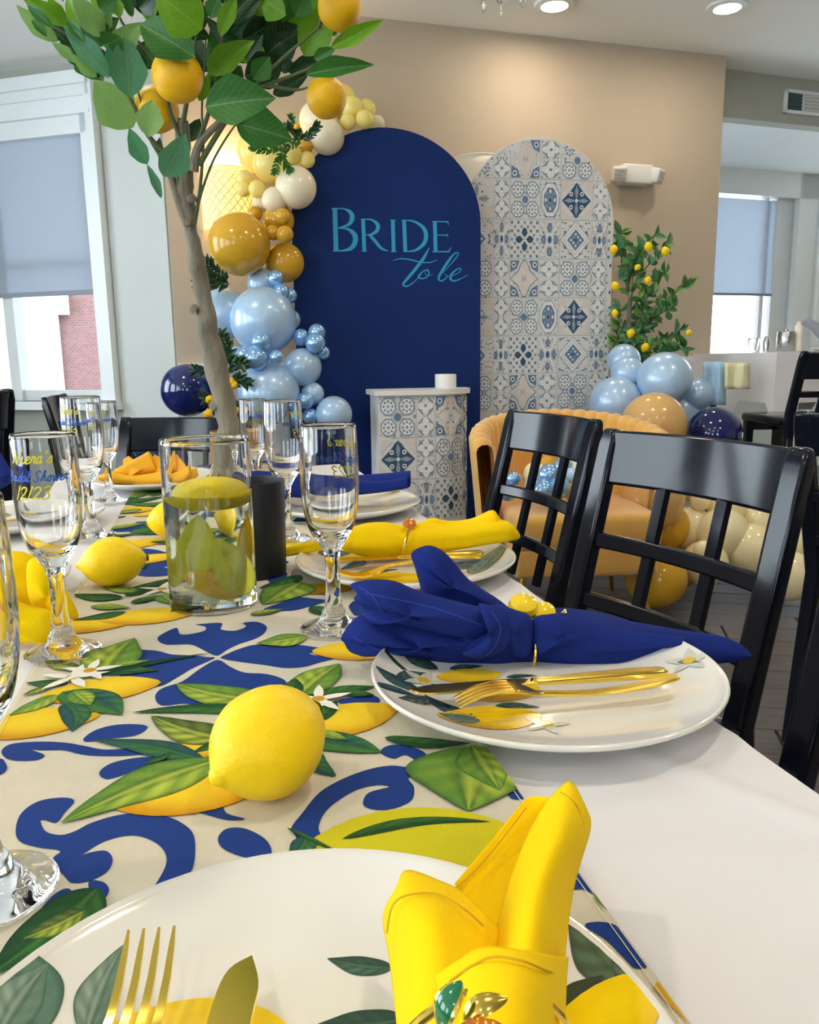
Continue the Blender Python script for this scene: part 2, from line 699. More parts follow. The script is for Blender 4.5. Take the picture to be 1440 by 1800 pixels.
K_IN = kx(176, 560)[0]
K_OUT = kx(206, 650)[0]
Z_TOP = kx(0, 150)[1]
Z_HEAD = kx(60, 246)[1]
Z_BLIND = kx(90, 512)[1]
Z_SILL = 0.78
KW0 = K_IN - 1.25


def LP(k, z, off=0.0):
    n = V((DL.y, -DL.x, 0))
    if n.y > 0:
        n = -n
    p = L0 + DL * k + n * off
    return V((p.x, p.y, z))


def lbox(mb, k0, k1, z0, z1, o0, o1):
    n = V((DL.y, -DL.x, 0))
    if n.y > 0:
        n = -n
    mb.prism([LP(k0, z0, o0), LP(k1, z0, o0), LP(k1, z1, o0), LP(k0, z1, o0)], n * (o1 - o0))
    return mb


mb = MB()
lbox(mb, K_IN, 1.109, 0, CEIL, -0.2, 0)
lbox(mb, KW0, K_IN, 0, Z_SILL, -0.2, 0)
lbox(mb, KW0, K_IN, Z_HEAD + 0.1, CEIL, -0.2, 0)
lbox(mb, KW0 - 1.2, KW0, 0, CEIL, -0.2, 0)
tag(mb.build('wall_left', 'wall_grey', smooth=False), 'grey painted wall around the left window', 'wall', kind='structure')
mb = MB()
lbox(mb, K_OUT + 0.03, 1.10, 0, 2.62, 0, 0.012)
tag(mb.build('trim_3', 'wall_pale', smooth=False), 'pale grey pier panel right of the left window', 'trim', kind='structure')

w1 = thing('window_1', 'tall white-cased window at the left with lowered roller shade', 'window', kind='structure')
mb = MB()
lbox(mb, K_IN, K_OUT, Z_SILL - 0.05, Z_TOP - 0.02, 0, 0.045)
lbox(mb, K_OUT - 0.035, K_OUT + 0.02, Z_SILL - 0.05, Z_TOP, 0, 0.07)
mb.build('side_casing', 'trim_white', w1, smooth=False)
mb = MB()
lbox(mb, KW0 - 0.1, KW0, Z_SILL - 0.05, Z_TOP - 0.02, 0, 0.05)
mb.build('side_casing', 'trim_white', w1, smooth=False)
mb = MB()
hh = Z_TOP - Z_HEAD
lbox(mb, KW0 - 0.1, K_OUT, Z_HEAD, Z_HEAD + hh * 0.3, 0, 0.045)
lbox(mb, KW0 - 0.1, K_OUT, Z_HEAD + hh * 0.3, Z_HEAD + hh * 0.36, 0, 0.075)
lbox(mb, KW0 - 0.1, K_OUT, Z_HEAD + hh * 0.36, Z_HEAD + hh * 0.6, 0, 0.055)
lbox(mb, KW0 - 0.1, K_OUT, Z_HEAD + hh * 0.6, Z_HEAD + hh * 0.78, 0, 0.07)
lbox(mb, KW0 - 0.1, K_OUT, Z_HEAD + hh * 0.78, Z_TOP, 0, 0.09)
mb.build('head_casing', 'trim_white', w1, smooth=False)
mb = MB()
lbox(mb, KW0 - 0.1, K_OUT + 0.03, Z_SILL - 0.05, Z_SILL, -0.1, 0.11)
mb.build('sill', 'trim_white', w1, smooth=False)
mb = MB()
for (a, b) in ((K_IN - 0.05, K_IN), (KW0, KW0 + 0.05)):
    lbox(mb, a, b, Z_SILL, Z_HEAD, -0.15, -0.09)
lbox(mb, KW0, K_IN, Z_SILL, Z_SILL + 0.07, -0.15, -0.09)
lbox(mb, KW0, K_IN, 1.62, 1.67, -0.15, -0.09)
K_MID = kx(22, 600)[0]
lbox(mb, K_MID - 0.10, K_MID - 0.02, Z_SILL, Z_HEAD, -0.15, -0.06)
mb.build('sash', 'trim_white', w1, smooth=False)
mb = MB()
lbox(mb, KW0 + 0.04, K_IN - 0.04, Z_SILL + 0.06, Z_HEAD, -0.125, -0.121)
mb.build('pane', 'pane_glass', w1, smooth=False)
rs = thing('roller_shade', 'pale blue-grey roller shade lowered halfway over the left window', 'shade')
mb = MB()
lbox(mb, KW0 + 0.01, K_IN - 0.012, Z_BLIND, Z_HEAD + 0.02, -0.045, -0.042)
mb.build('fabric', 'blind_fabric', rs, smooth=False)
mb = MB()
lbox(mb, KW0 + 0.01, K_IN - 0.012, Z_BLIND - 0.025, Z_BLIND + 0.004, -0.052, -0.036)
mb.build('hem_bar', 'cloth_grey', rs, smooth=False)

# building across the street
bb = thing('brick_building', 'sunlit red brick building seen through the left window', 'building', (-4.6, 10.5, 0), 0.15)
MB().box((0, 0.2, 2.5), (6, 0.2, 4.5)).build('facade', 'brick_facade', bb, smooth=False)
for (x, z) in ((-0.25, 0.7), (-2.6, 0.7), (2.2, 0.7)):
    wf = MB().box((x, -0.03, z), (0.42, 0.05, 0.95)).build('window', 'trim_white', bb, smooth=False)
    MB().box((x, -0.09, z + 0.45), (0.33, 0.02, 0.38)).box((x, -0.09, z - 0.42), (0.33, 0.02, 0.38)).build('pane', 'lens_grey', wf, smooth=False)
    MB().box((x, -0.06, z + 1.08), (0.56, 0.1, 0.14)).build('lintel', 'wall_pale', bb, smooth=False)
mb = MB()
mb.box((0, 12, -1.5), (40, 14, 0.1))
tag(mb.build('ground_outside', 'ground_pale', smooth=False), 'pale pavement outside the windows', 'ground', kind='structure')  # ground whitened so it bounces daylight up into the bay

# ---- right bay with window
Z_SOF = 2.52
DEEP = 1.2
nR = V((-DR.y, DR.x, 0))
R1 = R0 + DR * 3.2
slab('wall_right', R0, R1, Z_SOF - 0.004, CEIL, 0.1, 'wall_grey', 'grey wall strip with the vent above the right bay')
RB0 = R0 + nR * DEEP + DR * (-0.2)
RB1 = R1 + nR * DEEP


def RP(k, z, off=0.0):
    p = RB0 + DR * k - nR * off
    return V((p.x, p.y, z))


def rbx(mb, k0, k1, z0, z1, o0, o1):
    mb.prism([RP(k0, z0, o0), RP(k1, z0, o0), RP(k1, z1, o0), RP(k0, z1, o0)], -nR * (o1 - o0))
    return mb


def kr(x, y):
    p = onplane(x, y, RB0, nR)
    return (p - RB0).dot(DR), p.z


KR_IN = kr(1392, 450)[0]
KR_OUT = kr(1432, 450)[0]
KR_S = kr(1366, 430)[0]
ZR_HEAD = kr(1320, 345)[1]
ZR_TOP = kr(1320, 286)[1]
ZR_BL = kr(1300, 515)[1]
ZR_SILL = 0.95
KR0 = 0.25
mb = MB()
rbx(mb, KR_IN, KR_OUT + 0.3, 0, Z_SOF + 0.1, -0.15, 0)
rbx(mb, KR_OUT + 0.3, 3.6, 0, 0.6, -0.15, 0)  # low wall; the unseen opening above it is added to brighten the bay
rbx(mb, -0.3, KR0, 0, Z_SOF + 0.1, -0.15, 0)
rbx(mb, KR0, KR_IN, 0, ZR_SILL, -0.15, 0)
rbx(mb, KR0, KR_IN, ZR_HEAD, Z_SOF + 0.1, -0.15, 0)
tag(mb.build('wall_bay', 'wall_pale', smooth=False), 'grey wall around the window of the right-hand bay', 'wall', kind='structure')
mb = MB()
s0, s1 = R0 + DR * (-0.1), R1
s0, s1 = s0 + nR * 0.1, s1 + nR * 0.1
mb.prism([V((s0.x, s0.y, Z_SOF)), V((s1.x, s1.y, Z_SOF)), V((RB1.x, RB1.y, Z_SOF)), V((RB0.x, RB0.y, Z_SOF))], V((0, 0, 0.06)))
tag(mb.build('trim_4', 'trim_white', smooth=False), 'white soffit of the right-hand window bay', 'trim', kind='structure')
slab('wall_bay_side', RB0 + DR * 0.02, R0 + DR * 0.02, 0, CEIL, 0.05, 'wall_pale', 'pale side wall of the right-hand window bay')
w2 = thing('window_2', 'bright white-cased window in the right-hand bay', 'window', kind='structure')
mb = MB()
rbx(mb, KR_IN, KR_OUT, ZR_SILL - 0.03, ZR_TOP, 0, 0.05)
rbx(mb, KR_OUT - 0.04, KR_OUT, ZR_SILL - 0.03, ZR_TOP, 0.05, 0.075)
mb.build('side_casing', 'trim_white', w2, smooth=False)
mb = MB()
rbx(mb, KR0 - 0.1, KR_OUT, ZR_HEAD, ZR_TOP, 0, 0.05)
rbx(mb, KR0 - 0.1, KR_OUT, ZR_TOP - 0.05, ZR_TOP, 0.05, 0.085)
mb.build('head_casing', 'trim_white', w2, smooth=False)
mb = MB()
rbx(mb, KR_S, KR_IN, ZR_SILL, ZR_HEAD, -0.1, -0.03)
rbx(mb, KR0, KR_IN, ZR_SILL, ZR_SILL + 0.05, -0.1, -0.03)
rbx(mb, KR_S - 0.1, KR_S - 0.06, ZR_SILL, ZR_HEAD, -0.1, -0.05)
mb.build('sash', 'trim_white', w2, smooth=False)
mb = MB()
rbx(mb, KR0, KR_S + 0.01, ZR_SILL + 0.05, ZR_HEAD, -0.075, -0.071)
mb.build('pane', 'pane_glass', w2, smooth=False)
mb = MB()
rbx(mb, KR0 - 0.1, KR_OUT + 0.03, ZR_SILL - 0.04, ZR_SILL, -0.1, 0.1)
mb.build('sill', 'trim_white', w2, smooth=False)
rs = thing('roller_shade', 'blue-grey roller shade lowered over the bright right bay window', 'shade')
mb = MB()
rbx(mb, KR0 + 0.01, KR_S, ZR_BL, ZR_HEAD - 0.02, -0.025, -0.022)
mb.build('fabric', 'blind_fabric', rs, smooth=False)
mb = MB()
rbx(mb, KR0 + 0.01, KR_S, ZR_BL - 0.02, ZR_BL, -0.03, -0.017)
mb.build('hem_bar', 'cloth_grey', rs, smooth=False)

# ---- the rest of the room, behind the photographer: side walls with tall windows
mb = MB()
for (y0, y1, z0, z1) in ((-4.5, -3.9, 0, CEIL), (-2.3, -1.7, 0, CEIL), (-0.1, 0.6, 0, CEIL), (2.2, 2.8, 0, CEIL), (4.2, 5.9, 0, CEIL),
                         (-4.5, 5.9, 0, 0.7), (-4.5, 5.9, 2.6, CEIL)):
    mb.box((-3.75, (y0 + y1) / 2, (z0 + z1) / 2), (0.08, (y1 - y0) / 2, (z1 - z0) / 2))
tag(mb.build('wall_side', 'wall_grey', smooth=False), 'grey side wall with tall windows left of the table', 'wall', kind='structure')
mb = MB()
for (x0, x1, z0, z1) in ((-3.8, -2.4, 0, CEIL), (-1.5, 0.4, 0, CEIL), (1.2, 5.4, 0, CEIL), (-3.8, 5.4, 0, 0.9), (-3.8, 5.4, 2.2, CEIL)):
    mb.box(((x0 + x1) / 2, -4.4, (z0 + z1) / 2), ((x1 - x0) / 2, 0.08, (z1 - z0) / 2))
tag(mb.build('wall_front', 'wall_tan', smooth=False), 'tan wall with windows behind the photographer', 'wall', kind='structure')
mb = MB()
mb.box((5.4, 1.5, CEIL / 2), (0.08, 6.0, CEIL / 2))
tag(mb.build('wall_far_right', 'wall_tan', smooth=False), 'tan wall at the far right of the room', 'wall', kind='structure')


# ------------------------------------------------------------------ lights
def downlight(x, y, label, power=8):
    t = thing('ceiling_light', label, 'light', (x, y, CEIL), group='recessed ceiling lamps')
    MB().lathe([(0.065, -0.004), (0.07, -0.016), (0.1, -0.012), (0.105, -0.001), (0.07, 0.0)], 32, cap=False).build('trim_ring', 'trim_white', t)
    MB().lathe([(0.0, -0.008), (0.066, -0.008)], 32, cap=False).build('lens', 'lamp_glow', t)
    ld = bpy.data.lights.new('lamp_light', 'AREA')
    ld.shape = 'DISK'
    ld.size = 0.13
    ld.energy = power
    ld.color = (1.0, 0.86, 0.68)
    lo = bpy.data.objects.new('lamp_light', ld)
    COL.objects.link(lo)
    lo.parent = t
    lo.location = (0, 0, -0.02)


p = atz(975, 6, CEIL)
downlight(p.x, p.y, 'recessed round ceiling lamp above the two arch panels', 4)
p = atz(1279, 10, CEIL)
downlight(p.x, p.y, 'recessed round ceiling lamp near the vent at top right', 4)
for (x, y, lab) in ((-1.2, 2.6, 'above the far left of the table'), (0.5, 2.6, 'above the mustard armchair'), (2.0, 2.6, 'above the right aisle'), (-1.2, 0.4, 'left above the near table end'),
                    (0.6, 0.6, 'right above the near table end'), (2.2, 0.4, 'above the right side of the room'), (-0.6, -1.6, 'behind the viewer to the left'), (1.4, -1.6, 'behind the viewer to the right')):
    downlight(x, y, 'recessed ceiling lamp out of the picture, ' + lab)

# ---- wall sconces
nM = V((DM.y, -DM.x, 0))


def onwall(x, y, off=0.0):
    return onplane(x, y, A + nM * off, nM)


def sconce(px0, px1, py0, py1, lit, label):
    a, b = onwall(px0, (py0 + py1) / 2), onwall(px1, (py0 + py1) / 2)
    w = (b - a).length
    c = (a + b) / 2
    h = onwall((px0 + px1) / 2, py0).z - onwall((px0 + px1) / 2, py1).z
    t = thing('wall_sconce', label, 'lamp', (c.x, c.y, c.z - h / 2), math.atan2(DM.y, DM.x), group='half-round wall sconces')
    r = w / 2
    N = 28
    dep = 0.14
    P = lambda s, z, o=0.0: V((-(r + o) * math.cos(PI * s), -(dep + o) * math.sin(PI * s) - 0.004, z))
    rows = [[P(i / N, h * j / 6) for i in range(N + 1)] for j in range(7)]
    sh = MB().grid(rows).build('shade', 'shade_lit' if lit else 'shade_plain', t)
    solid(sh, 0.003)
    for z in (0.004, h - 0.004):
        MB().tube([P(i / N, z, 0.002) for i in range(N + 1)], 0.004, 6).build('shade_rim', 'trim_white', t)
    if lit:
        mb = MB()
        nx, nz = 9, 6
        for i in range(nx):
            for j in range(nz + 1):
                for (ox, oz) in ((0, 0), (0.5, 0.5)):
                    cx, cz = (i + 0.5 + ox) / nx, (j + oz) / nz
                    loop = []
                    for q in range(17):
                        th = 2 * PI * q / 16
                        rr = 0.5 * (0.86 + 0.14 * math.cos(4 * th))
                        s_, z_ = cx + rr * math.cos(th) / nx, cz + rr * math.sin(th) / nz
                        loop.append((s_, z_))
                    if min(l[0] for l in loop) < 0 or max(l[0] for l in loop) > 1 or min(l[1] for l in loop) < 0 or max(l[1] for l in loop) > 1:
                        continue
                    mb.tube([P(s_, z_ * h, 0.003) for s_, z_ in loop], 0.0022, 4)
        mb.build('lattice', 'shade_plain', t)
        ld = bpy.data.lights.new('bulb', 'POINT')
        ld.energy = 4
        ld.color = (1.0, 0.74, 0.34)
        ld.shadow_soft_size = 0.04
        lo = bpy.data.objects.new('bulb', ld)
        COL.objects.link(lo)
        lo.parent = t
        lo.location = (0, -0.06, h * 0.98 + 0.02)
    MB().rbox((0, 0.001, h * 0.5), (0.05, 0.012, 0.08), 0.004).build('wall_plate', 'gold_soft', t)
    return t


sconce(356, 441, 301, 408, True, 'lit yellow wall sconce with lattice shade beside the pale balloons')
sconce(800, 880, 280, 380, False, 'white wall sconce half hidden between the two arches')

# ---- emergency light
c = onwall(1116, 308, 0.05)
t = thing('emergency_light', 'white twin-head emergency light on the tan wall', 'emergency light', c, math.atan2(DM.y, DM.x))
MB().rbox((0.0, 0.0, 0.0), (0.10, 0.045, 0.055), 0.012).build('housing', 'plastic_white', t)
for sx, an in ((-0.125, -0.3), (0.128, 0.55)):
    Rm = Matrix.Rotation(an, 3, 'Z') @ Matrix.Rotation(0.25, 3, 'X')
    hd = MB().rbox((sx, -0.035, -0.005), (0.042, 0.03, 0.042), 0.012, Rm).build('lamp_head', 'plastic_white', t)
    mb = MB()
    for i in range(4):
        for j in range(3):
            mb.rbox(V((sx, -0.035, -0.005)) + Rm @ V(((i - 1.5) * 0.018, -0.031, (j - 1) * 0.02)), (0.0075, 0.003, 0.0085), 0.002, Rm, 1)
    mb.build('lens', 'lens_grey', hd, smooth=False)

# ---- air vent
pv0 = onplane(1377, 178, R0, nR)
pv1 = onplane(1500, 178, R0, nR)
L = (pv1 - pv0).length
hv = 0.145
t = thing('air_vent', 'white louvred air vent high on the grey wall at right', 'vent', pv0 - nR * 0.004, math.atan2(DR.y, DR.x))
mb = MB()
for (x0, x1, z0, z1) in ((0, L, hv / 2 - 0.02, hv / 2), (0, L, -hv / 2, -hv / 2 + 0.02), (0, 0.022, -hv / 2, hv / 2), (L - 0.022, L, -hv / 2, hv / 2), (0.15, 0.16, -hv / 2, hv / 2)):
    mb.box(((x0 + x1) / 2, -0.006, (z0 + z1) / 2), ((x1 - x0) / 2, 0.008, (z1 - z0) / 2))
mb.build('frame', 'trim_white', t, smooth=False)
MB().box((L / 2, 0.0, 0), (L / 2 - 0.01, 0.002, hv / 2 - 0.01)).build('duct', 'vent_dark', t, smooth=False)
for i in range(5):
    z = -hv / 2 + 0.03 + i * 0.0215
    MB().box((0.086, -0.004, z), (0.064, 0.006, 0.003), Matrix.Rotation(0.6, 3, 'X')).build('slat', 'vent_dark', t, smooth=False)
    MB().box((L / 2 + 0.07, -0.004, z), (L / 2 - 0.095, 0.006, 0.008), Matrix.Rotation(0.9, 3, 'X')).build('slat', 'plastic_white', t, smooth=False)

# ---- chandelier with glass drops, its lowest drops just in the frame
cc = aty(884, -60, 3.0)
t = thing('chandelier', 'crystal chandelier whose glass drops hang into the top edge', 'chandelier', (cc.x, cc.y, CEIL))
base = CEIL - cc.z
MB().tube([(0, 0, 0), (0, 0, -base)], 0.006, 8).lathe([(0.05, 0), (0.05, -0.012), (0.01, -0.03)], 20).build('rod', 'steel', t)
MB().tube([(0.13 * math.cos(a * PI / 12), 0.13 * math.sin(a * PI / 12), -base) for a in range(25)], 0.006, 8).build('ring', 'steel', t)
mb = MB()
for a in range(4):
    mb.tube([(0, 0, -base + 0.02), (0.13 * math.cos(a * PI / 2), 0.13 * math.sin(a * PI / 2), -base)], 0.004, 6)
mb.build('arm', 'steel', t)
dropm = MB().lathe([(0.0, 0.0), (0.009, -0.008), (0.012, -0.022), (0.007, -0.04), (0.0, -0.052)], 6).mesh('crystal_drop', 'crystal', False)
bead = MB().lathe([(0.0, 0.0), (0.011, -0.007), (0.015, -0.015), (0.011, -0.024), (0.0, -0.03)], 8).mesh('crystal_bead', 'crystal', False)
for (px, py, kind) in ((850, -2, 0), (880, -8, 1), (881, 16, 2), (919, -10, 0)):
    q = aty(px, py, 3.0) - V((cc.x, cc.y, CEIL))
    inst('crystal_bead' if kind == 1 else 'crystal_drop', bead if kind == 1 else dropm, t, Matrix.Translation(q) @ Matrix.Scale(0.55 if kind == 2 else 0.9, 4))
    MB().tube([(q.x, q.y, q.z), (q.x * 0.9, q.y * 0.9, -base)], 0.0012, 5).build('wire', 'steel', t)
for a in range(10):
    th = a * PI / 5 + 0.2
    inst('crystal_drop', dropm, t, Matrix.Translation((0.13 * math.cos(th), 0.13 * math.sin(th), -base - 0.005)) @ Matrix.Scale(0.6, 4))

# ------------------------------------------------------------------ table
TZ = 0.75
TU = V((-0.240, 0.971, 0))         # along the table, away from the camera
TN = V((-0.971, -0.240, 0))        # across, towards the left
T0 = V((0.252, 0.459, 0))          # a point of the right-hand edge
TW = 0.70
S0, S1 = -0.33, 1.72


def TP(s, t, z=TZ):
    p = T0 + TU * s + TN * t
    return V((p.x, p.y, z))


tb = thing('banquet_table', 'long folding banquet table hidden under the white cloth', 'table', TP((S0 + S1) / 2, TW / 2, 0), math.atan2(TU.y, TU.x))
MB().rbox((0, 0, TZ - 0.027), ((S1 - S0) / 2 - 0.01, TW / 2 - 0.01, 0.02), 0.006).build('tabletop', 'board_white', tb)
for sx in (-1, 1):
    for sy in (-1, 1):
        MB().tube([(sx * 0.8, sy * 0.26, 0), (sx * 0.78, sy * 0.26, TZ - 0.05)], 0.015, 10).build('leg', 'steel', tb)

# white tablecloth: top with shallow creases, skirt with folds
mb = MB()
NS, NT = 260, 90


def crease(s, t):
    z = 0.0
    for (s0, t0, ds, dt, a, w) in ((-0.05, 0.09, 0.3, 1, 0.0030, 0.012), (-0.16, 0.06, 0.5, 1, 0.0028, 0.009), (0.02, 0.05, 0.9, 0.5, 0.0026, 0.010), (-0.10, 0.08, -0.5, 1, 0.0024, 0.010), (-0.22, 0.1, 0.1, 1, 0.0022, 0.010), (0.1, 0.1, 0.2, 1, 0.0020, 0.012),
                               (0.5, 0.08, 0.1, 1, 0.0015, 0.02), (0.9, 0.1, -0.2, 1, 0.0015, 0.02)):
        L_ = math.hypot(ds, dt)
        d = ((s - s0) * dt - (t - t0) * ds) / L_
        along = ((s - s0) * ds + (t - t0) * dt) / L_
        z += a * math.exp(-(d / w) ** 2) * math.exp(-(along / 0.18) ** 2)
    return z


ss = [S0 + (S1 - S0) * i / NS for i in range(NS + 1)]
ts = [TW * j / NT for j in range(NT + 1)]
TOPZ = TZ - 0.004
mb.grid([[TP(s, t, TOPZ + (crease(s, t) if t < 0.175 else 0.0)) for t in ts] for s in ss])
per = [(s, 0.0) for s in ss] + [(S1, t) for t in ts[1:]] + [(s, TW) for s in ss[::-1][1:]] + [(S0, t) for t in ts[::-1][1:-1]]
rows = []
for j in range(9):
    row = []
    for i, (s, t) in enumerate(per):
        c = V(((s - (S0 + S1) / 2), (t - TW / 2)))
        outx = 1 if s >= S1 - 1e-6 else (-1 if s <= S0 + 1e-6 else 0)
        outt = 1 if t >= TW - 1e-6 else (-1 if t <= 1e-6 else 0)
        q = j / 8
        fl = 0.0 if j == 0 else (0.004 + 0.018 * q * (0.6 + 0.6 * math.sin(i * 0.42) + 0.3 * math.sin(i * 0.17 + 1)))
        z = TOPZ + (crease(s, t) if t < 0.1 else 0) - (0.004 if j else 0) * (1 if j else 0) - 0.265 * q
        row.append(TP(s + outx * fl, t + outt * fl, z))
    rows.append(row)
mb.grid(rows, close=True)
tag(mb.build('tablecloth', 'cloth_white', ang=60), 'white tablecloth covering the long banquet table', 'tablecloth')

# patterned runner
RT0_, RT1_ = 0.18, 0.52
RUN_Z = TZ + 0.0006
run = thing('table_runner', 'cream table runner printed with blue scrolls and lemons', 'table runner', TP(0, 0, 0))
mb = MB()
rr = []
for i in range(121):
    s = S0 - 0.002 + (S1 - S0 + 0.004) * i / 120
    rr.append([TP(s, RT0_ + (RT1_ - RT0_) * j / 14, RUN_Z) for j in range(15)])
mb.grid(rr)
for sg, s in ((1, S1 + 0.012), (-1, S0 - 0.012)):
    mb.grid([[TP(s, RT0_ + (RT1_ - RT0_) * j / 14, RUN_Z - 0.25 * q) for j in range(15)] for q in (0, 0.5, 1)])
mb.grid([[TP(S1 + 0.002, RT0_ + (RT1_ - RT0_) * j / 14, RUN_Z) for j in range(15)], [TP(S1 + 0.012, RT0_ + (RT1_ - RT0_) * j / 14, RUN_Z) for j in range(15)]])
o = sub('fabric', mb, 'runner_cream', run)

# ---- print on the runner
NAVY = lin((33, 62, 134))
GOLD = lin((206, 158, 40))
LG, MG, DG, BG_ = lin((186, 200, 74)), lin((72, 126, 52)), lin((26, 62, 44)), lin((34, 72, 88))
YL, YD = lin((246, 212, 46)), lin((204, 142, 22))
WH = lin((238, 234, 220))
LVL = [0]


def lz():
    LVL[0] += 1
    return RUN_Z + 0.0003 + LVL[0] * 0.000012


def in_runner(p):
    t = (p - T0).dot(TN)
    return RT0_ + 0.001 < t < RT1_ - 0.001


def clampr(p):
    """keep printed points on the fabric"""
    t = (p - T0).dot(TN)
    s = (p - T0).dot(TU)
    t = min(max(t, RT0_ + 0.0015), RT1_ - 0.0015)
    return TP(s, t, p.z)


def piece(name, mb):
    return sub(name, mb, 'runner_print', run, smooth=False, vcol=True)


def scroll(mb, pts, f):
    z = lz()
    q = cr([f(*p) for p in pts], 5, closed=True)
    piece('printed_scroll', MB().poly([clampr(atz(x, y, z)) for x, y in q], NAVY))


def mixc(a, b, t):
    return tuple(a[i] * (1 - t) + b[i] * t for i in range(4))


def leafgrid(base, tip, wr, curl, ca, cb, zf, up=V((0, 0, 1)), n=22, m=10):
    """printed leaf as a grid of world points with painted colours"""
    d = tip - base
    L_ = d.length
    e = d / L_
    s = up.cross(e).normalized()
    rows, cols = [], []
    ph = base.x * 31 + base.y * 17
    for i in range(n + 1):
        u = i / n
        w = wr * L_ * 0.5 * (math.sin(PI * min(1, u ** 0.8)) ** 0.85) * (1 - 0.25 * u)
        off = curl * L_ * math.sin(PI * u)
        row, col = [], []
        for j in range(m + 1):
            v = j / m * 2 - 1
            p = base + e * (u * L_) + s * (off + v * w * (1 + 0.06 * math.sin(9 * u + ph)))
            row.append(zf(p))
            vein = 0.5 + 0.5 * math.sin(u * 30 - abs(v) * 7 + ph)
            side = 1.0 if v > 0 else 0.35
            k = side * (0.35 + 0.65 * vein) * (1 - 0.55 * abs(v) ** 3) * (0.35 + 0.65 * math.sin(PI * min(1, u * 1.1)))
            c = mixc(ca, cb, min(1, max(0, k * 1.1)))
            if abs(v) < 0.08:
                c = mixc(c, cb, 0.7)
            elif abs(v) < 0.25:
                c = mixc(c, DG, 0.45)
            if abs(v) > 0.85:
                c = mixc(c, DG, 0.55)
            col.append(c)
        rows.append(row)
        cols.append(col)
    return rows, cols


def pleaf(mb, bx, by, tx, ty, wr=0.36, curl=0.06, ca=DG, cb=LG):
    z = lz()
    b, t = atz(bx, by, z), atz(tx, ty, z)
    r, c = leafgrid(b, t, wr * 1.25, curl, ca, cb, lambda p: clampr(V((p.x, p.y, z))))
    piece('printed_leaf', MB().grid(r, c))


def plemon(mb, cx, cy, Lm, ang, wr=0.62, c0=YL, c1=YD):
    """printed lemon; Lm length in metres, ang direction on the table"""
    z = lz()
    c = atz(cx, cy, z)
    e = V((math.cos(ang), math.sin(ang), 0))
    s = V((-e.y, e.x, 0))
    rows, cols = [], []
    for i in range(6):
        q = i / 5
        row, col = [], []
        for k in range(24):
            th = 2 * PI * k / 24
            r = 1.0
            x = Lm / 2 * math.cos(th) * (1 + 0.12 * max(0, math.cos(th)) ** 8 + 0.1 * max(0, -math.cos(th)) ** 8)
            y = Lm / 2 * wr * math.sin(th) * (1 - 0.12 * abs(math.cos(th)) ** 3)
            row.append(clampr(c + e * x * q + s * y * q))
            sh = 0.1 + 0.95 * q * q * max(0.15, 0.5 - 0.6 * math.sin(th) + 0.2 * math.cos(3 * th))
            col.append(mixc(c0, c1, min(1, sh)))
        rows.append(row)
        cols.append(col)
    piece('printed_lemon', MB().grid(rows, cols, close=True))


def pflower(mb, cx, cy, r):
    mb = MB()
    z = lz()
    c = atz(cx, cy, z)
    for k in range(5):
        a = k * 2 * PI / 5 + 0.4
        tip = c + V((math.cos(a), math.sin(a), 0)) * r
        rows, cols = leafgrid(c, tip, 0.34, 0.0, lin((214, 208, 190)), WH, lambda p: clampr(V((p.x, p.y, z))), n=6, m=2)
        cols = [[WH for _ in x] for x in cols]
        mb.grid(rows, cols)
    z2 = lz()
    mb.poly([clampr(V((c.x + r * 0.2 * math.cos(q), c.y + r * 0.2 * math.sin(q), z2))) for q in [i * PI / 4 for i in range(8)]], lin((200, 150, 40)))
    piece('printed_flower', mb)


fa = lambda x, y: (x / 2.057, y / 2.057 + 1060)
fb = lambda x, y: (x / 1.6, y / 1.6 + 1280)
fc = lambda x, y: (x / 1.714 + 600, y / 1.714 + 1000)
fd = lambda x, y: (x / 2.667 + 400, y / 2.667 + 600)
fe = lambda x, y: (x / 2.88, y / 2.88 + 600)
ff = lambda x, y: (x / 2.0, y / 2.0 + 1100)
fi = lambda x, y: (x, y)
mb = MB()
scroll(mb, [(785, 190), (740, 172), (690, 150), (600, 150), (570, 128), (600, 105), (640, 90), (652, 112), (690, 112), (740, 100), (742, 85), (710, 78), (800, 72), (800, 95), (850, 100), (890, 85), (880, 72), (930, 68), (965, 85), (955, 110), (920, 130), (860, 150), (820, 170)], fa)
scroll(mb, [(382, 1160), (350, 1177), (320, 1198), (285, 1210), (273, 1225), (285, 1240), (330, 1237), (380, 1250), (430, 1245), (445, 1232), (438, 1222), (455, 1225), (470, 1222), (490, 1228), (505, 1210), (500, 1195), (470, 1185), (430, 1182), (405, 1172)], fi)
scroll(mb, [(377, 1157), (340, 1174), (311, 1191), (282, 1206), (243, 1208), (214, 1201), (209, 1191), (229, 1170), (238, 1152), (228, 1145), (243, 1142), (277, 1144), (301, 1150), (335, 1152), (365, 1155)], fi)
scroll(mb, [(389, 1157), (428, 1164), (467, 1169), (501, 1174), (535, 1172), (564, 1164), (591, 1157), (591, 1150), (559, 1152), (545, 1148), (583, 1144), (559, 1138), (515, 1133), (452, 1133), (423, 1140), (403, 1148)], fi)
scroll(mb, [(45, 290), (60, 240), (110, 205), (180, 195), (210, 205), (185, 235), (160, 265), (125, 258), (115, 262), (130, 290), (170, 300), (210, 290), (260, 265), (340, 243), (420, 238), (490, 255), (540, 290), (550, 340), (540, 400), (500, 440), (430, 475), (330, 520), (290, 530), (285, 525), (340, 500), (410, 470), (450, 420), (470, 370), (450, 330), (400, 305), (350, 303), (290, 320), (240, 350), (225, 358), (260, 348), (300, 345), (318, 370), (300, 405), (250, 430), (210, 435), (190, 425), (150, 370), (170, 345), (110, 335), (60, 320)], fb)
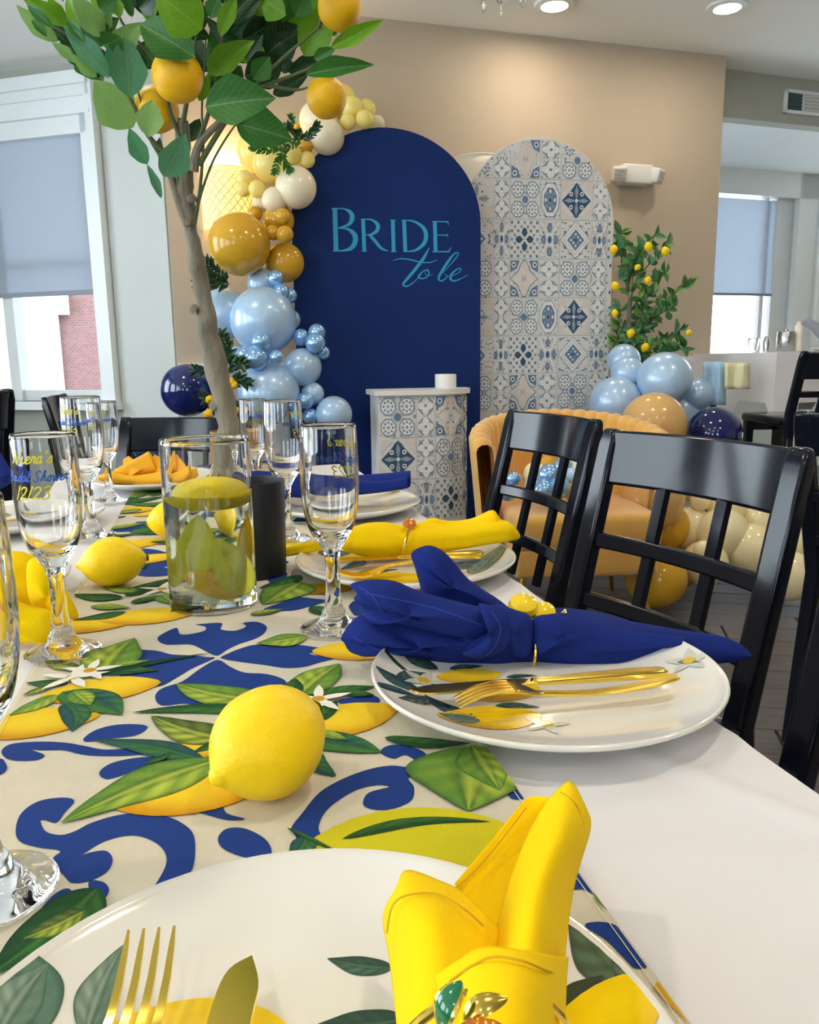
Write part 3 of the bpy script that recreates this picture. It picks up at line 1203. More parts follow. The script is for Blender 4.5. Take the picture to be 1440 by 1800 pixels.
scroll(mb, [(615, 305), (640, 282), (690, 282), (745, 310), (765, 345), (750, 368), (710, 368), (650, 350), (620, 330)], fb)
scroll(mb, [(250, 432), (290, 432), (308, 455), (290, 485), (265, 490)], fb)
scroll(mb, [(110, 520), (150, 470), (190, 450), (205, 470), (180, 520), (130, 545)], fb)
scroll(mb, [(1070, 65), (1090, 50), (1130, 47), (1190, 65), (1212, 100), (1190, 130), (1150, 140), (1165, 165), (1160, 200), (1120, 222), (1070, 230), (1030, 222), (1022, 205), (1040, 180), (1095, 165), (1060, 160), (1000, 175), (930, 220), (900, 265), (905, 300), (960, 350), (965, 365), (875, 365), (830, 300), (820, 280), (850, 240), (900, 180), (970, 140), (1040, 115), (1100, 105), (1150, 108), (1165, 90), (1140, 75), (1110, 85), (1085, 78)], fb)
scroll(mb, [(5, 65), (30, 45), (100, 38), (180, 40), (240, 50), (300, 60), (400, 55), (430, 70), (330, 78), (240, 75), (180, 62), (120, 62), (90, 60), (125, 75), (110, 88), (60, 92), (20, 85)], fb)
scroll(mb, [(235, 30), (270, 5), (330, -10), (400, -10), (415, 0), (380, 20), (300, 30), (250, 38)], fb)
scroll(mb, [(280, 125), (310, 100), (370, 85), (440, 80), (470, 90), (400, 110), (350, 130), (300, 143)], fb)
scroll(mb, [(485, 217), (560, 212), (620, 215), (640, 240), (690, 255), (640, 258), (570, 240)], fb)
scroll(mb, [(595, 1230), (650, 1222), (668, 1230), (655, 1242), (610, 1240)], fi)
scroll(mb, [(0, 85), (15, 95), (20, 115), (0, 130), (-40, 120), (-50, 95)], fb)
scroll(mb, [(1008, 1525), (1029, 1521), (1052, 1551), (1067, 1577), (1049, 1574), (1026, 1563), (1002, 1560)], fi)
scroll(mb, [(1029, 1627), (1049, 1620), (1078, 1624), (1102, 1639), (1119, 1653), (1151, 1691), (1119, 1702), (1096, 1682), (1067, 1653)], fi)
scroll(mb, [(889, 1373), (906, 1379), (924, 1402), (897, 1402)], fi)
scroll(mb, [(170, 1255), (250, 1225), (330, 1200), (400, 1205), (480, 1215), (440, 1228), (380, 1245), (300, 1262), (220, 1260)], fd)
scroll(mb, [(640, 1070), (700, 1050), (790, 1055), (860, 1080), (800, 1098), (700, 1090)], fe)
scroll(mb, [(370, 1150), (430, 1115), (520, 1095), (600, 1120), (560, 1160), (470, 1185), (390, 1180)], fe)
scroll(mb, [(600, 1110), (700, 1120), (800, 1110), (870, 1130), (800, 1145), (700, 1150), (620, 1140)], fe)
scroll(mb, [(525, 885), (560, 862), (640, 850), (700, 855), (760, 848), (740, 862), (680, 872), (620, 872), (590, 886), (640, 884), (600, 895)], fe)
scroll(mb, [(640, 1160), (700, 1145), (760, 1130), (850, 1150), (860, 1180), (780, 1190), (700, 1185)], fe)
scroll(mb, [(190, 1120), (235, 1075), (280, 1085), (270, 1110), (225, 1135)], fd)
scroll(mb, [(570, 1240), (600, 1215), (640, 1235), (640, 1280), (600, 1285), (580, 1265)], fd)
scroll(mb, [(340, 1195), (360, 1160), (400, 1150), (440, 1170), (420, 1190), (380, 1200)], fe)
# beyond the vase: the same scroll motif repeats every half metre along the runner
for k in range(3):
    s = 0.72 + k * 0.42
    for (ds, t, a) in ((0, 0.35, 0), (0.0, 0.35, PI / 2), (0, 0.35, PI), (0, 0.35, -PI / 2), (0.21, 0.25, 0.6), (0.21, 0.45, 2.4), (0.2, 0.30, 3.6), (0.2, 0.4, 5.2)):
        z = lz()
        c0 = TP(s + ds, t, z)
        loop = []
        for (x, y) in cr([(0.004, 0), (0.03, 0.014), (0.05, 0.035), (0.085, 0.045), (0.098, 0.03), (0.085, 0.018), (0.07, 0.02), (0.08, 0.004), (0.08, -0.01), (0.072, -0.02), (0.09, -0.018), (0.098, -0.03), (0.08, -0.045), (0.05, -0.035), (0.03, -0.014)], 4, closed=True):
            loop.append(clampr(c0 + V((x * math.cos(a) - y * math.sin(a), x * math.sin(a) + y * math.cos(a), 0))))
        piece('printed_scroll', MB().poly(loop, NAVY))
# gold border bar
z = lz()
MB0 = MB().poly([clampr(atz(x, y, z)) for x, y in ((1148, 1736), (1169, 1721), (1242, 1800), (1290, 1860), (1262, 1860), (1212, 1800))], GOLD)
piece('printed_border', MB0)

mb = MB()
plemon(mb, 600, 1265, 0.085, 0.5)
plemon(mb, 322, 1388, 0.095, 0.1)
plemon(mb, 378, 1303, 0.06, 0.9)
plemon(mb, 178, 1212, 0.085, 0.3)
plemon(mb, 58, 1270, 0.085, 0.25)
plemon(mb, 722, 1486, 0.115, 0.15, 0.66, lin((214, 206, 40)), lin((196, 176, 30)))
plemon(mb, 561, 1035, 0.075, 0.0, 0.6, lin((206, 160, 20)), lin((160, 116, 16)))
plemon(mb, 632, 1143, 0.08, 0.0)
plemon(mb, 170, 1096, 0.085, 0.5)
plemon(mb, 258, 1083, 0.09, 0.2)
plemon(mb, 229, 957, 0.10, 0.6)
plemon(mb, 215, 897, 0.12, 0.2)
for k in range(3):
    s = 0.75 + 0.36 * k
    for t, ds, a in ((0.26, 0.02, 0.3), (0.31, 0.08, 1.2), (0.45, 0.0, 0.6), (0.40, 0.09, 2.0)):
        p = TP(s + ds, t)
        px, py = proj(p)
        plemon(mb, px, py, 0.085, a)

mb = MB()
for a in ((450, 1230, 310, 1202, .42, .05, MG, LG), (470, 1250, 232, 1252, .16, -.06, DG, MG), (525, 1222, 598, 1166, .5, .04, MG, LG), (505, 1232, 520, 1192, .42, 0, DG, MG),
          (545, 1226, 662, 1206, .32, .05, DG, MG), (530, 1272, 592, 1230, .34, -.1, DG, MG), (412, 1302, 266, 1258, .34, .05, DG, LG), (360, 1337, 163, 1300, .2, -.05, BG_, MG),
          (388, 1334, 107, 1446, .36, -.05, MG, LG), (530, 1296, 672, 1322, .42, .05, MG, BG_), (548, 1318, 592, 1364, .36, -.12, BG_, MG), (440, 1275, 395, 1310, .5, 0, MG, LG),
          (400, 1300, 340, 1322, .4, 0, DG, MG), (180, 1186, 237, 1121, .5, .06, MG, LG), (165, 1182, 282, 1178, .3, .04, DG, MG), (160, 1190, 376, 1147, .08, .05, DG, DG),
          (110, 1216, 216, 1256, .42, .06, MG, BG_), (115, 1236, 127, 1286, .36, .1, BG_, MG), (100, 1221, 15, 1258, .4, .05, MG, LG), (120, 1201, 45, 1200, .35, .0, DG, MG),
          (140, 1175, 80, 1165, .4, 0, DG, LG), (172, 1560, -20, 1715, .5, .05, DG, MG), (150, 1600, 40, 1650, .5, .05, DG, LG), (832, 1312, 824, 1425, .9, 0, MG, LG),
          (676, 1296, 830, 1306, .22, -.06, DG, MG), (830, 1310, 880, 1390, .5, 0, MG, LG), (602, 1474, 864, 1444, .10, .10, DG, MG), (543, 1468, 508, 1515, .5, .05, BG_, MG),
          (505, 1455, 600, 1500, .08, .0, DG, MG), (1043, 1569, 1114, 1628, .2, 0, MG, LG), (540, 1118, 450, 1131, .62, .05, MG, LG), (530, 1023, 464, 1062, .6, 0, MG, LG),
          (530, 1011, 455, 1034, .34, .05, DG, MG), (548, 1065, 592, 1085, .4, 0, DG, MG), (215, 1051, 128, 1044, .36, .05, DG, MG), (222, 1048, 302, 1016, .3, .05, DG, MG),
          (222, 1075, 126, 1090, .34, .05, DG, MG), (230, 1060, 290, 1045, .4, 0, DG, MG), (240, 1040, 180, 1030, .36, 0, MG, LG), (250, 1000, 210, 985, .4, 0, DG, MG),
          (285, 1045, 310, 1062, .5, 0, MG, LG), (140, 985, 200, 965, .4, 0, DG, MG), (190, 930, 260, 918, .36, 0, MG, LG), (180, 945, 240, 938, .36, 0, DG, MG), (250, 930, 300, 915, .4, 0, DG, MG),
          (470, 1262, 430, 1290, .4, .05, MG, LG), (500, 1262, 470, 1300, .4, 0, DG, MG), (300, 1325, 250, 1345, .3, 0, DG, MG), (560, 1285, 610, 1300, .4, 0, MG, LG), (600, 1215, 660, 1222, .4, 0, DG, MG),
          (130, 1215, 160, 1240, .5, 0, MG, LG), (90, 1205, 40, 1222, .4, 0, DG, LG), (200, 1170, 265, 1160, .3, 0, MG, LG), (640, 1090, 690, 1100, .5, 0, DG, MG), (440, 1080, 500, 1070, .4, 0, DG, LG),
          (360, 1050, 300, 1075, .4, 0, DG, MG), (120, 1000, 190, 990, .4, 0, DG, MG), (160, 1065, 230, 1068, .36, 0, MG, LG),
          (180, 890, 290, 872, .3, 0, DG, MG), (200, 880, 270, 862, .3, 0, MG, LG)):
    pleaf(mb, *a)
for k in range(3):
    s = 0.78 + 0.36 * k
    for q in range(16):
        t = random.uniform(0.2, 0.5)
        a = random.uniform(0, 2 * PI)
        p0 = TP(s + random.uniform(0, 0.3), t)
        p1 = p0 + V((math.cos(a), math.sin(a), 0)) * random.uniform(0.06, 0.1)
        pleaf(mb, *proj(p0), *proj(p1), .4, .05, random.choice((DG, MG)), random.choice((LG, MG)))
pflower(mb, 515, 1247, 0.032)
pflower(mb, 560, 1228, 0.028)
pflower(mb, 128, 1190, 0.03)
pflower(mb, 158, 1178, 0.028)
pflower(mb, 285, 1035, 0.03)
for t in (RT0_ + 0.0045, RT1_ - 0.0045):
    mb = MB()
    mb.tube([TP(S0 + (S1 - S0) * i / 60, t, RUN_Z + 0.0012) for i in range(61)], 0.00025, 5)
    sub('hem_stitch', mb, 'wick', run)


# ------------------------------------------------------------------ plates
PR = 0.139


def plate_z(r):
    """upper surface height above the plate's base at radius r"""
    q = r / PR
    if q < 0.6:
        return 0.0045
    u = (q - 0.6) / 0.4
    return 0.0045 + 0.0165 * u ** 1.5


prof = [(0.0, 0.0), (0.06, 0.0), (0.064, 0.0005), (0.085, 0.002)]
prof += [(PR * q, plate_z(PR * q) - 0.0035) for q in (0.7, 0.8, 0.9, 0.97)] + [(PR * 1.0, 0.0185), (PR * 1.003, 0.0205), (PR * 0.992, 0.0222)]
prof += [(PR * q, plate_z(PR * q)) for q in (0.975, 0.93, 0.88, 0.82, 0.76, 0.7, 0.65, 0.6, 0.4, 0.2, 0.0)]
plate_me = MB().lathe(prof, 72).mesh('plate_dish', 'plate_white')
PGD, PGM, PGL = lin((38, 64, 56)), lin((84, 118, 98)), lin((150, 170, 150))


def plate(cx, cy, label, marks, rz=0.0):
    """marks: printed leaves/lemons in plate coordinates"""
    p0 = V((cx, cy, TZ + 0.0008))
    t = thing('dinner_plate', label, 'plate', p0, rz, group='white dinner plates with lemon print')
    inst('dish', plate_me, t)
    lv = 0.0003

    def drape(p):
        r = math.hypot(p.x, p.y)
        if r > PR * 0.985:
            p = p * (PR * 0.985 / r)
            r = PR * 0.985
        return V((p.x, p.y, plate_z(r) + lv))
    for m in marks:
        lv += 0.00003
        mb = MB()
        if m[0] == 'l':
            _, bx, by, tx, ty, wr, ca, cb = m
            r_, c_ = leafgrid(V((bx, by, 0)), V((tx, ty, 0)), wr, 0.05, ca, cb, drape)
            mb.grid(r_, c_)
        elif m[0] == 'y':
            _, x, y, L_, a = m
            e = V((math.cos(a), math.sin(a), 0))
            s_ = V((-e.y, e.x, 0))
            rows, cols = [], []
            for i in range(7):
                q = i / 6
                rows.append([drape(V((x, y, 0)) + e * (L_ / 2 * q * math.cos(2 * PI * k / 24) * (1 + 0.12 * abs(math.cos(2 * PI * k / 24)) ** 8)) + s_ * (L_ * 0.31 * q * math.sin(2 * PI * k / 24))) for k in range(24)])
                cols.append([mixc(lin((244, 208, 20)), lin((216, 166, 20)), min(1, q * max(0, math.sin(2 * PI * k / 24 + 3.6)))) for k in range(24)])
            mb.grid(rows, cols, close=True)
        elif m[0] == 't':
            _, pts, w = m
            for (a, b) in [(ribbon2(pts, w)[i], ribbon2(pts, w)[i + 1]) for i in range(len(ribbon2(pts, w)) - 1)]:
                q = [drape(V((p[0], p[1], 0))) for p in (a[0], b[0], b[1], a[1])]
                mb.add(q, [(0, 1, 2, 3)], [PGD] * 4)
        elif m[0] == 'f':
            _, x, y, r = m
            for k in range(5):
                an = k * 2 * PI / 5
                r_, c_ = leafgrid(V((x, y, 0)), V((x + r * math.cos(an), y + r * math.sin(an), 0)), 0.5, 0, WH, WH, drape, n=5, m=2)
                mb.grid(r_, [[lin((206, 208, 196)) for _ in q] for q in r_])
            lv += 0.00005
            mb.add([drape(V((x + r * 0.3 * math.cos(q), y + r * 0.3 * math.sin(q), 0))) for q in [i * PI / 3 for i in range(6)]], [(0, 1, 2, 3, 4, 5)], [lin((220, 180, 40))] * 6)
        mb.build({'l': 'printed_leaf', 'y': 'printed_lemon', 't': 'printed_twig', 'f': 'printed_flower'}[m[0]], 'plate_print', t, smooth=False, vcol=True)
    return t


def pl(cx, cy):
    """pixel on the plate -> plate coordinates"""
    return lambda x, y: tuple((atz(x, y, TZ + 0.006) - V((cx, cy, 0)))[:2])


c2 = (0.1067, 0.6116)
q = pl(*c2)
L2 = lambda bx, by, tx, ty, w, ca=PGD, cb=PGM: ('l',) + q(bx, by) + q(tx, ty) + (w, ca, cb)
plate(*c2, 'white dinner plate with lemon print under the tied blue napkin, nearest right', [
    L2(770, 1178, 700, 1160, .5), L2(790, 1175, 850, 1170, .45), L2(700, 1210, 760, 1185, .5), ('y',) + q(825, 1187) + (0.05, 0.1), ('y',) + q(880, 1215) + (0.06, 0.2),
    L2(740, 1222, 660, 1200, .45), L2(760, 1230, 700, 1250, .6, PGD, PGL), ('y',) + q(860, 1262) + (0.07, 0.1), L2(840, 1265, 745, 1225, .3), L2(870, 1240, 950, 1243, .35), L2(845, 1268, 770, 1262, .7, PGM, PGL),
    L2(890, 1190, 945, 1187, .3), L2(660, 1235, 730, 1232, .5, PGD, PGM), ('t', [q(672, 1168), q(700, 1185), q(740, 1200), q(780, 1205)], 0.004), ('f',) + q(960, 1272) + (0.018,), ('f',) + q(745, 1200) + (0.02,),
    ('f',) + q(1210, 1183) + (0.02,), L2(1190, 1180, 1230, 1190, .4, PGM, PGL)])
c3 = (-0.0055, 0.9939)
q = pl(*c3)
plate(*c3, 'white dinner plate with lemon print under the yellow napkin, second on the right', [
    ('y',) + q(660, 980) + (0.08, 0.1), L2(640, 985, 600, 1000, .5), ('y',) + q(690, 1015) + (0.08, 0), L2(620, 1010, 700, 1000, .4), L2(780, 1000, 870, 985, .5, PGM, PGL), ('y',) + q(740, 1015) + (0.06, 0.2),
    L2(830, 1010, 895, 975, .35, lin((120, 130, 80)), PGL), L2(560, 985, 620, 975, .5)])
c4 = (-0.1185, 1.41)
q = pl(*c4)
plate(*c4, 'white dinner plate under the dark blue napkin, farthest on the right', [
    L2(520, 870, 570, 880, .5), L2(640, 862, 700, 855, .4, PGM, PGL), ('y',) + q(650, 872) + (0.07, 0), L2(690, 870, 720, 860, .5, PGM, PGL)])
c1 = (-0.0406, 0.2301)
q = pl(*c1)
plate(*c1, 'large white dinner plate cut by the bottom edge of the picture', [
    L2(690, 1700, 575, 1683, .42), L2(710, 1790, 555, 1800, .5), L2(150, 1830, 220, 1690, .42, PGM, PGL), L2(60, 1850, 15, 1715, .8, PGM, lin((110, 150, 128))), L2(0, 1860, 90, 1740, .6, PGM, PGL),
    L2(1120, 1790, 1000, 1640, .5), L2(1160, 1830, 1070, 1720, .4), L2(985, 1800, 1060, 1760, .6, PGD, PGD), ('y',) + q(330, 1830) + (0.07, 0.1), ('y',) + q(1060, 1830) + (0.05, 0.4)])
gen = [('y', -0.03, 0.03, 0.07, 0.4), ('l', -0.05, 0.0, -0.11, -0.02, .5, PGD, PGM), ('l', 0.0, 0.03, 0.05, 0.07, .5, PGD, PGM), ('l', -0.04, 0.05, -0.09, 0.09, .5, PGM, PGL), ('y', 0.05, -0.05, 0.06, 1.0), ('l', 0.06, -0.06, 0.11, -0.04, .5, PGD, PGM)]
plate(-0.552, 1.755, 'white dinner plate under the golden napkin, far left', gen)
plate(-0.545, 0.905, 'white dinner plate under the yellow napkin at the left edge', gen)
plate(-0.66, 1.33, 'white dinner plate under the blue napkin at the left edge', gen)


# ------------------------------------------------------------------ cutlery
def place(o, tail, tip, up=V((0, 0, 1))):
    x = (tip - tail).normalized()
    y = up.cross(x).normalized()
    z = x.cross(y)
    o.matrix_basis = Matrix(((x.x, y.x, z.x, tail.x), (x.y, y.y, z.y, tail.y), (x.z, y.z, z.z, tail.z), (0, 0, 0, 1)))


def fork(tail, tip, label, flip=1):
    L_ = (tip - tail).length
    t = thing('fork', label, 'fork', group='gold forks')
    place(t, tail, tip)
    k = L_ / 0.2
    hz = lambda x: flip * (0.006 * math.sin(min(1, x / 0.13) * PI) + (0.010 * math.sin((x - 0.13) / 0.07 * PI) * -1 if x > 0.13 else 0)) + 0.004
    xs = [0.0, 0.004, 0.02, 0.05, 0.08, 0.105, 0.122, 0.13, 0.14, 0.15, 0.155]
    ws = [0.008, 0.012, 0.0125, 0.011, 0.009, 0.0065, 0.006, 0.009, 0.018, 0.0215, 0.022]
    mb = MB()
    mb.barpath([(x * k, 0, hz(x) * k) for x in xs], [w * k for w in ws], [0.0035 * k] * 5 + [0.0045 * k] * 2 + [0.003 * k] * 4, (0, 1, 0))
    o = mb.build('handle', 'gold', t, ang=60)
    b = o.modifiers.new('bevel', 'BEVEL')
    b.width = 0.0012
    b.segments = 2
    for i in range(4):
        y = (i - 1.5) * 0.0061
        mb = MB()
        mb.barpath([(x * k, y * (1 + (x - 0.153) * 0.6) * k, hz(x) * k) for x in (0.153, 0.165, 0.18, 0.192, 0.2)], [0.0036 * k, 0.0034 * k, 0.003 * k, 0.0024 * k, 0.001 * k], [0.003 * k, 0.0026 * k, 0.0022 * k, 0.0018 * k, 0.001 * k], (0, 1, 0))
        o = mb.build('tine', 'gold', t, ang=60)
    return t


def knife(tail, tip, label):
    L_ = (tip - tail).length
    t = thing('table_knife', label, 'knife', group='gold knives')
    place(t, tail, tip)
    k = L_ / 0.22
    mb = MB()
    xs = [0, 0.006, 0.03, 0.07, 0.105, 0.115, 0.12]
    mb.barpath([(x * k, 0, 0.005 * k) for x in xs], [w * k for w in (0.009, 0.0125, 0.0125, 0.0105, 0.0085, 0.0085, 0.008)], [w * k for w in (0.005, 0.007, 0.0075, 0.007, 0.006, 0.006, 0.005)], (0, 1, 0))
    o = mb.build('handle', 'gold', t, ang=60)
    b = o.modifiers.new('bevel', 'BEVEL')
    b.width = 0.0022 * k
    b.segments = 3
    mb = MB()
    top = cr([(0.119, 0.0045), (0.14, 0.0062), (0.17, 0.0078), (0.195, 0.0082), (0.212, 0.0055), (0.22, -0.003)], 4)
    bot = cr([(0.22, -0.003), (0.205, -0.0082), (0.19, -0.0085), (0.16, -0.0085), (0.13, -0.008), (0.119, -0.0045)], 4)
    ol = [V((x * k, y * k, 0.0042 * k)) for x, y in top[:-1] + bot]
    mb.prism(ol, V((0, 0, 0.0016 * k)))
    o = mb.build('blade', 'gold', t, smooth=False)
    b = o.modifiers.new('bevel', 'BEVEL')
    b.width = 0.0006
    b.segments = 2
    return t


fork(atz(1192, 1197, TZ + 0.020), atz(802, 1243, TZ + 0.0165), 'gold fork lying beside the tied blue napkin', -1)
knife(atz(1172, 1190, TZ + 0.012), atz(722, 1226, TZ + 0.014), 'gold knife lying against the tied blue napkin')
fork(atz(845, 985, TZ + 0.02), atz(590, 1008, TZ + 0.016), 'gold fork on the plate of the yellow napkin')
knife(atz(850, 978, TZ + 0.014), atz(570, 992, TZ + 0.014), 'gold knife on the plate of the yellow napkin')
knife(atz(705, 864, TZ + 0.02), atz(520, 874, TZ + 0.014), 'gold knife on the farthest plate at right')
# foreground fork and knife: handles run out of the frame towards the viewer
fk_tip, fk_tail = atz(268, 1646, TZ + 0.030), V((0, 0, 0))
kn_tip = atz(432, 1700, TZ + 0.016)
fk_tail = fk_tip + V((0.022, -0.195, -0.004)) * 1.0
fork(fk_tail, fk_tip, 'gold fork cut by the bottom edge of the picture')
knife(kn_tip + V((0.004, -0.215, 0.0)), kn_tip, 'gold knife cut by the bottom edge of the picture')


# ------------------------------------------------------------------ glassware
GLH = 0.205
FL_OUT = [(0.0, 0.0), (0.030, 0.0), (0.0335, 0.0012), (0.034, 0.0024), (0.031, 0.0040), (0.024, 0.0058), (0.0175, 0.0088), (0.0130, 0.0145), (0.0118, 0.0190), (0.0100, 0.0225), (0.0086, 0.028), (0.0072, 0.045), (0.0068, 0.060), (0.0075, 0.074), (0.0098, 0.083), (0.0150, 0.0915), (0.0205, 0.101), (0.0245, 0.113), (0.0270, 0.128), (0.0283, 0.145), (0.0284, 0.160), (0.0279, 0.178), (0.0272, 0.195), (0.0269, 0.2035)]
FL_IN = [(0.0260, 0.205), (0.0252, 0.2035), (0.0255, 0.195), (0.0262, 0.178), (0.0267, 0.160), (0.0266, 0.145), (0.0252, 0.128), (0.0222, 0.113), (0.0172, 0.103), (0.0105, 0.0975), (0.0, 0.0955)]
_o = cr(FL_OUT[2:], 3)
flute_me = MB().lathe(FL_OUT[:2] + _o + cr(FL_IN, 3), 48).mesh('flute_glass', 'glass')


def rad_at(z):
    for (r0, z0), (r1, z1) in zip(FL_OUT, FL_OUT[1:]):
        if z0 <= z <= z1 and z1 > z0:
            return r0 + (r1 - r0) * (z - z0) / (z1 - z0)
    return 0.027


# script letters as pen strokes in a unit box (x advance, list of polylines)
GL = {
    'N': (1.0, [[(0.0, 0.05), (0.15, 0.1), (0.28, 0.9), (0.33, 1.0), (0.62, 0.05), (0.66, 0.0), (0.85, 0.9), (1.0, 1.02)]]),
    'i': (0.36, [[(0.0, 0.1), (0.14, 0.55), (0.1, 0.12), (0.2, 0.02), (0.36, 0.12)], [(0.2, 0.74), (0.22, 0.8)]]),
    'e': (0.46, [[(0.0, 0.1), (0.28, 0.32), (0.32, 0.5), (0.2, 0.55), (0.08, 0.32), (0.12, 0.06), (0.26, 0.0), (0.46, 0.14)]]),
    'r': (0.42, [[(0.0, 0.1), (0.14, 0.58), (0.18, 0.48), (0.34, 0.52), (0.28, 0.2), (0.32, 0.04), (0.42, 0.12)]]),
    'a': (0.5, [[(0.36, 0.5), (0.18, 0.52), (0.06, 0.26), (0.12, 0.02), (0.26, 0.1), (0.38, 0.52), (0.34, 0.1), (0.5, 0.1)]]),
    "'": (0.3, [[(0.16, 1.0), (0.12, 0.74)]]),
    's': (0.42, [[(0.0, 0.1), (0.2, 0.46), (0.26, 0.56), (0.34, 0.26), (0.26, 0.02), (0.08, 0.06), (0.2, 0.04), (0.42, 0.14)]]),
    'B': (0.85, [[(0.22, 0.95), (0.12, 0.02)], [(0.05, 0.85), (0.35, 1.02), (0.62, 0.9), (0.52, 0.6), (0.22, 0.5), (0.6, 0.46), (0.66, 0.16), (0.4, -0.02), (0.06, 0.06)]]),
    'd': (0.5, [[(0.32, 0.5), (0.14, 0.5), (0.05, 0.24), (0.12, 0.02), (0.28, 0.12), (0.48, 1.0), (0.36, 0.1), (0.5, 0.1)]]),
    'l': (0.34, [[(0.0, 0.1), (0.24, 0.7), (0.28, 1.0), (0.18, 0.95), (0.1, 0.2), (0.18, 0.02), (0.34, 0.12)]]),
    'S': (0.7, [[(0.05, 0.12), (0.3, -0.02), (0.5, 0.2), (0.3, 0.52), (0.2, 0.78), (0.4, 1.0), (0.62, 0.86)]]),
    'h': (0.55, [[(0.0, 0.1), (0.24, 0.7), (0.28, 1.0), (0.16, 0.9), (0.08, 0.02), (0.2, 0.45), (0.34, 0.54), (0.36, 0.1), (0.55, 0.12)]]),
    'o': (0.48, [[(0.2, 0.52), (0.06, 0.3), (0.12, 0.02), (0.3, 0.06), (0.34, 0.4), (0.2, 0.52), (0.48, 0.44)]]),
    'w': (0.66, [[(0.0, 0.44), (0.1, 0.5), (0.1, 0.1), (0.22, 0.02), (0.32, 0.48), (0.34, 0.08), (0.48, 0.02), (0.56, 0.5), (0.66, 0.42)]]),
    '2': (0.68, [[(0.08, 0.72), (0.2, 0.92), (0.46, 0.92), (0.54, 0.68), (0.2, 0.2), (0.04, 0.04), (0.3, 0.1), (0.62, 0.04)]]),
    '3': (0.66, [[(0.1, 0.84), (0.34, 0.98), (0.56, 0.82), (0.44, 0.58), (0.22, 0.5), (0.5, 0.42), (0.52, 0.14), (0.26, -0.02), (0.02, 0.1)]]),
    '/': (0.4, [[(0.06, -0.1), (0.3, 1.05)]]),
    ' ': (0.3, []),
}


def wrap_text(txt, z, h, a0, m, parent, pen, slant=0.25):
    """lettering bent round the bowl, starting at angle a0 (radians, increasing to the reader's right)"""
    mb = MB()
    x = 0.0
    for ch in txt:
        adv, strokes = GL[ch]
        for st in strokes:
            pts = [((x + p[0] + p[1] * slant) * h, p[1] * h) for p in st]
            rb = ribbon2(pts, pen, 5)
            vs, fs = [], []
            for (l, r) in rb:
                for p in (l, r):
                    zz = z + p[1]
                    rr_ = rad_at(zz) + 0.00025
                    an = a0 + p[0] / rr_
                    vs.append((rr_ * math.cos(an), rr_ * math.sin(an), zz))
            for i in range(len(rb) - 1):
                fs.append((2 * i, 2 * i + 1, 2 * i + 3, 2 * i + 2))
            mb.add(vs, fs)
        x += adv
    return mb.build('lettering', m, parent, smooth=False)


def flute(x, y, label, a0, s=1.0):
    t = thing('champagne_flute', label, 'glass', (x, y, TZ + 0.0012), group='champagne flutes')
    t.scale = (s, s, s)
    inst('glass', flute_me, t)
    wrap_text("Niera's", 0.181, 0.0110, a0, 'print_yellow', t, 0.0012)
    wrap_text('Bridal Shower', 0.1655, 0.0090, a0 - 0.28, 'print_blue', t, 0.0012)
    wrap_text('/2/23', 0.1500, 0.0112, a0 + 0.1, 'print_yellow', t, 0.0013)
    return t


def facing(x, y):
    return math.atan2(-y, -x)


def base_px(x, y):
    p = atz(x, y, TZ)
    return p.x, p.y


fx = base_px(112, 1150)
flute(*fx, "clear champagne flute lettered Niera's, second from the left front", facing(*fx) - 1.15)
fx = base_px(588, 1108)
flute(*fx, 'clear champagne flute at centre, lettering seen reversed, beside the blue napkin', facing(*fx) + PI - 1.35)
fx = base_px(-22, 1575)
flute(*fx, 'large nearest champagne flute cut by the left edge', facing(*fx) - 2.6)
fx = base_px(162, 945)
flute(*fx, 'champagne flute third from front on the left, with blurred lettering', facing(*fx) - 1.5, 1.06)
fx = base_px(194, 882)
flute(*fx, 'farthest champagne flute on the left, before the golden napkin', facing(*fx) - 1.2, 0.95)
fx = base_px(506, 950)
flute(*fx, 'champagne flute behind the black tumbler, second on the right', facing(*fx) + PI - 1.8, 1.02)
fx = base_px(452, 878)
flute(*fx, 'farthest champagne flute on the right, beside the tree trunk', facing(*fx) + 2.2, 0.95)

# ---- vase with floating candle
vx, vy = -0.2195, 0.864
VR = 0.0475
VH = aty(362, 772, vy).z - TZ
t = thing('glass_vase', 'clear cylinder vase with floating yellow candle and petals', 'vase', (vx, vy, TZ + 0.0012))
MB().lathe([(0, 0), (VR - 0.004, 0), (VR - 0.002, 0), (VR, 0.002), (VR, 0.0035), (VR, 0.006)] + [(VR, VH * k / 8) for k in range(1, 8)] + [(VR, VH - 0.005), (VR, VH - 0.0025), (VR - 0.001, VH), (VR - 0.0020, VH), (VR - 0.003, VH - 0.0025), (VR - 0.003, VH - 0.005)] + [(VR - 0.003, VH * k / 8) for k in range(7, 0, -1)] + [(VR - 0.003, 0.017), (VR - 0.003, 0.015), (VR - 0.0045, 0.0108), (VR - 0.008, 0.0100), (0, 0.0095)], 72).build('glass', 'glass', t)
WL = aty(372, 866, vy).z - TZ
MB().lathe([(0, 0.0094), (VR - 0.008, 0.0099), (VR - 0.0045, 0.0106), (VR - 0.0028, 0.015), (VR - 0.0028, 0.018), (VR - 0.0028, WL * 0.5), (VR - 0.0028, WL - 0.002), (VR - 0.0028, WL - 0.0003), (VR - 0.0031, WL), (VR - 0.006, WL), (0, WL)], 72).build('water', 'water', t)
cx, cy = vx + 0.004, vy - 0.001
t = thing('floating_candle', 'round yellow candle floating in the glass vase', 'candle', (cx, cy, TZ + WL))
mb = MB()
NL = 40
prof = [(0.0, -0.015), (0.025, -0.0145), (0.036, -0.009), (0.0415, -0.001), (0.0415, 0.002), (0.038, 0.0075), (0.03, 0.0125), (0.018, 0.0155), (0.006, 0.0168), (0.0, 0.017)]
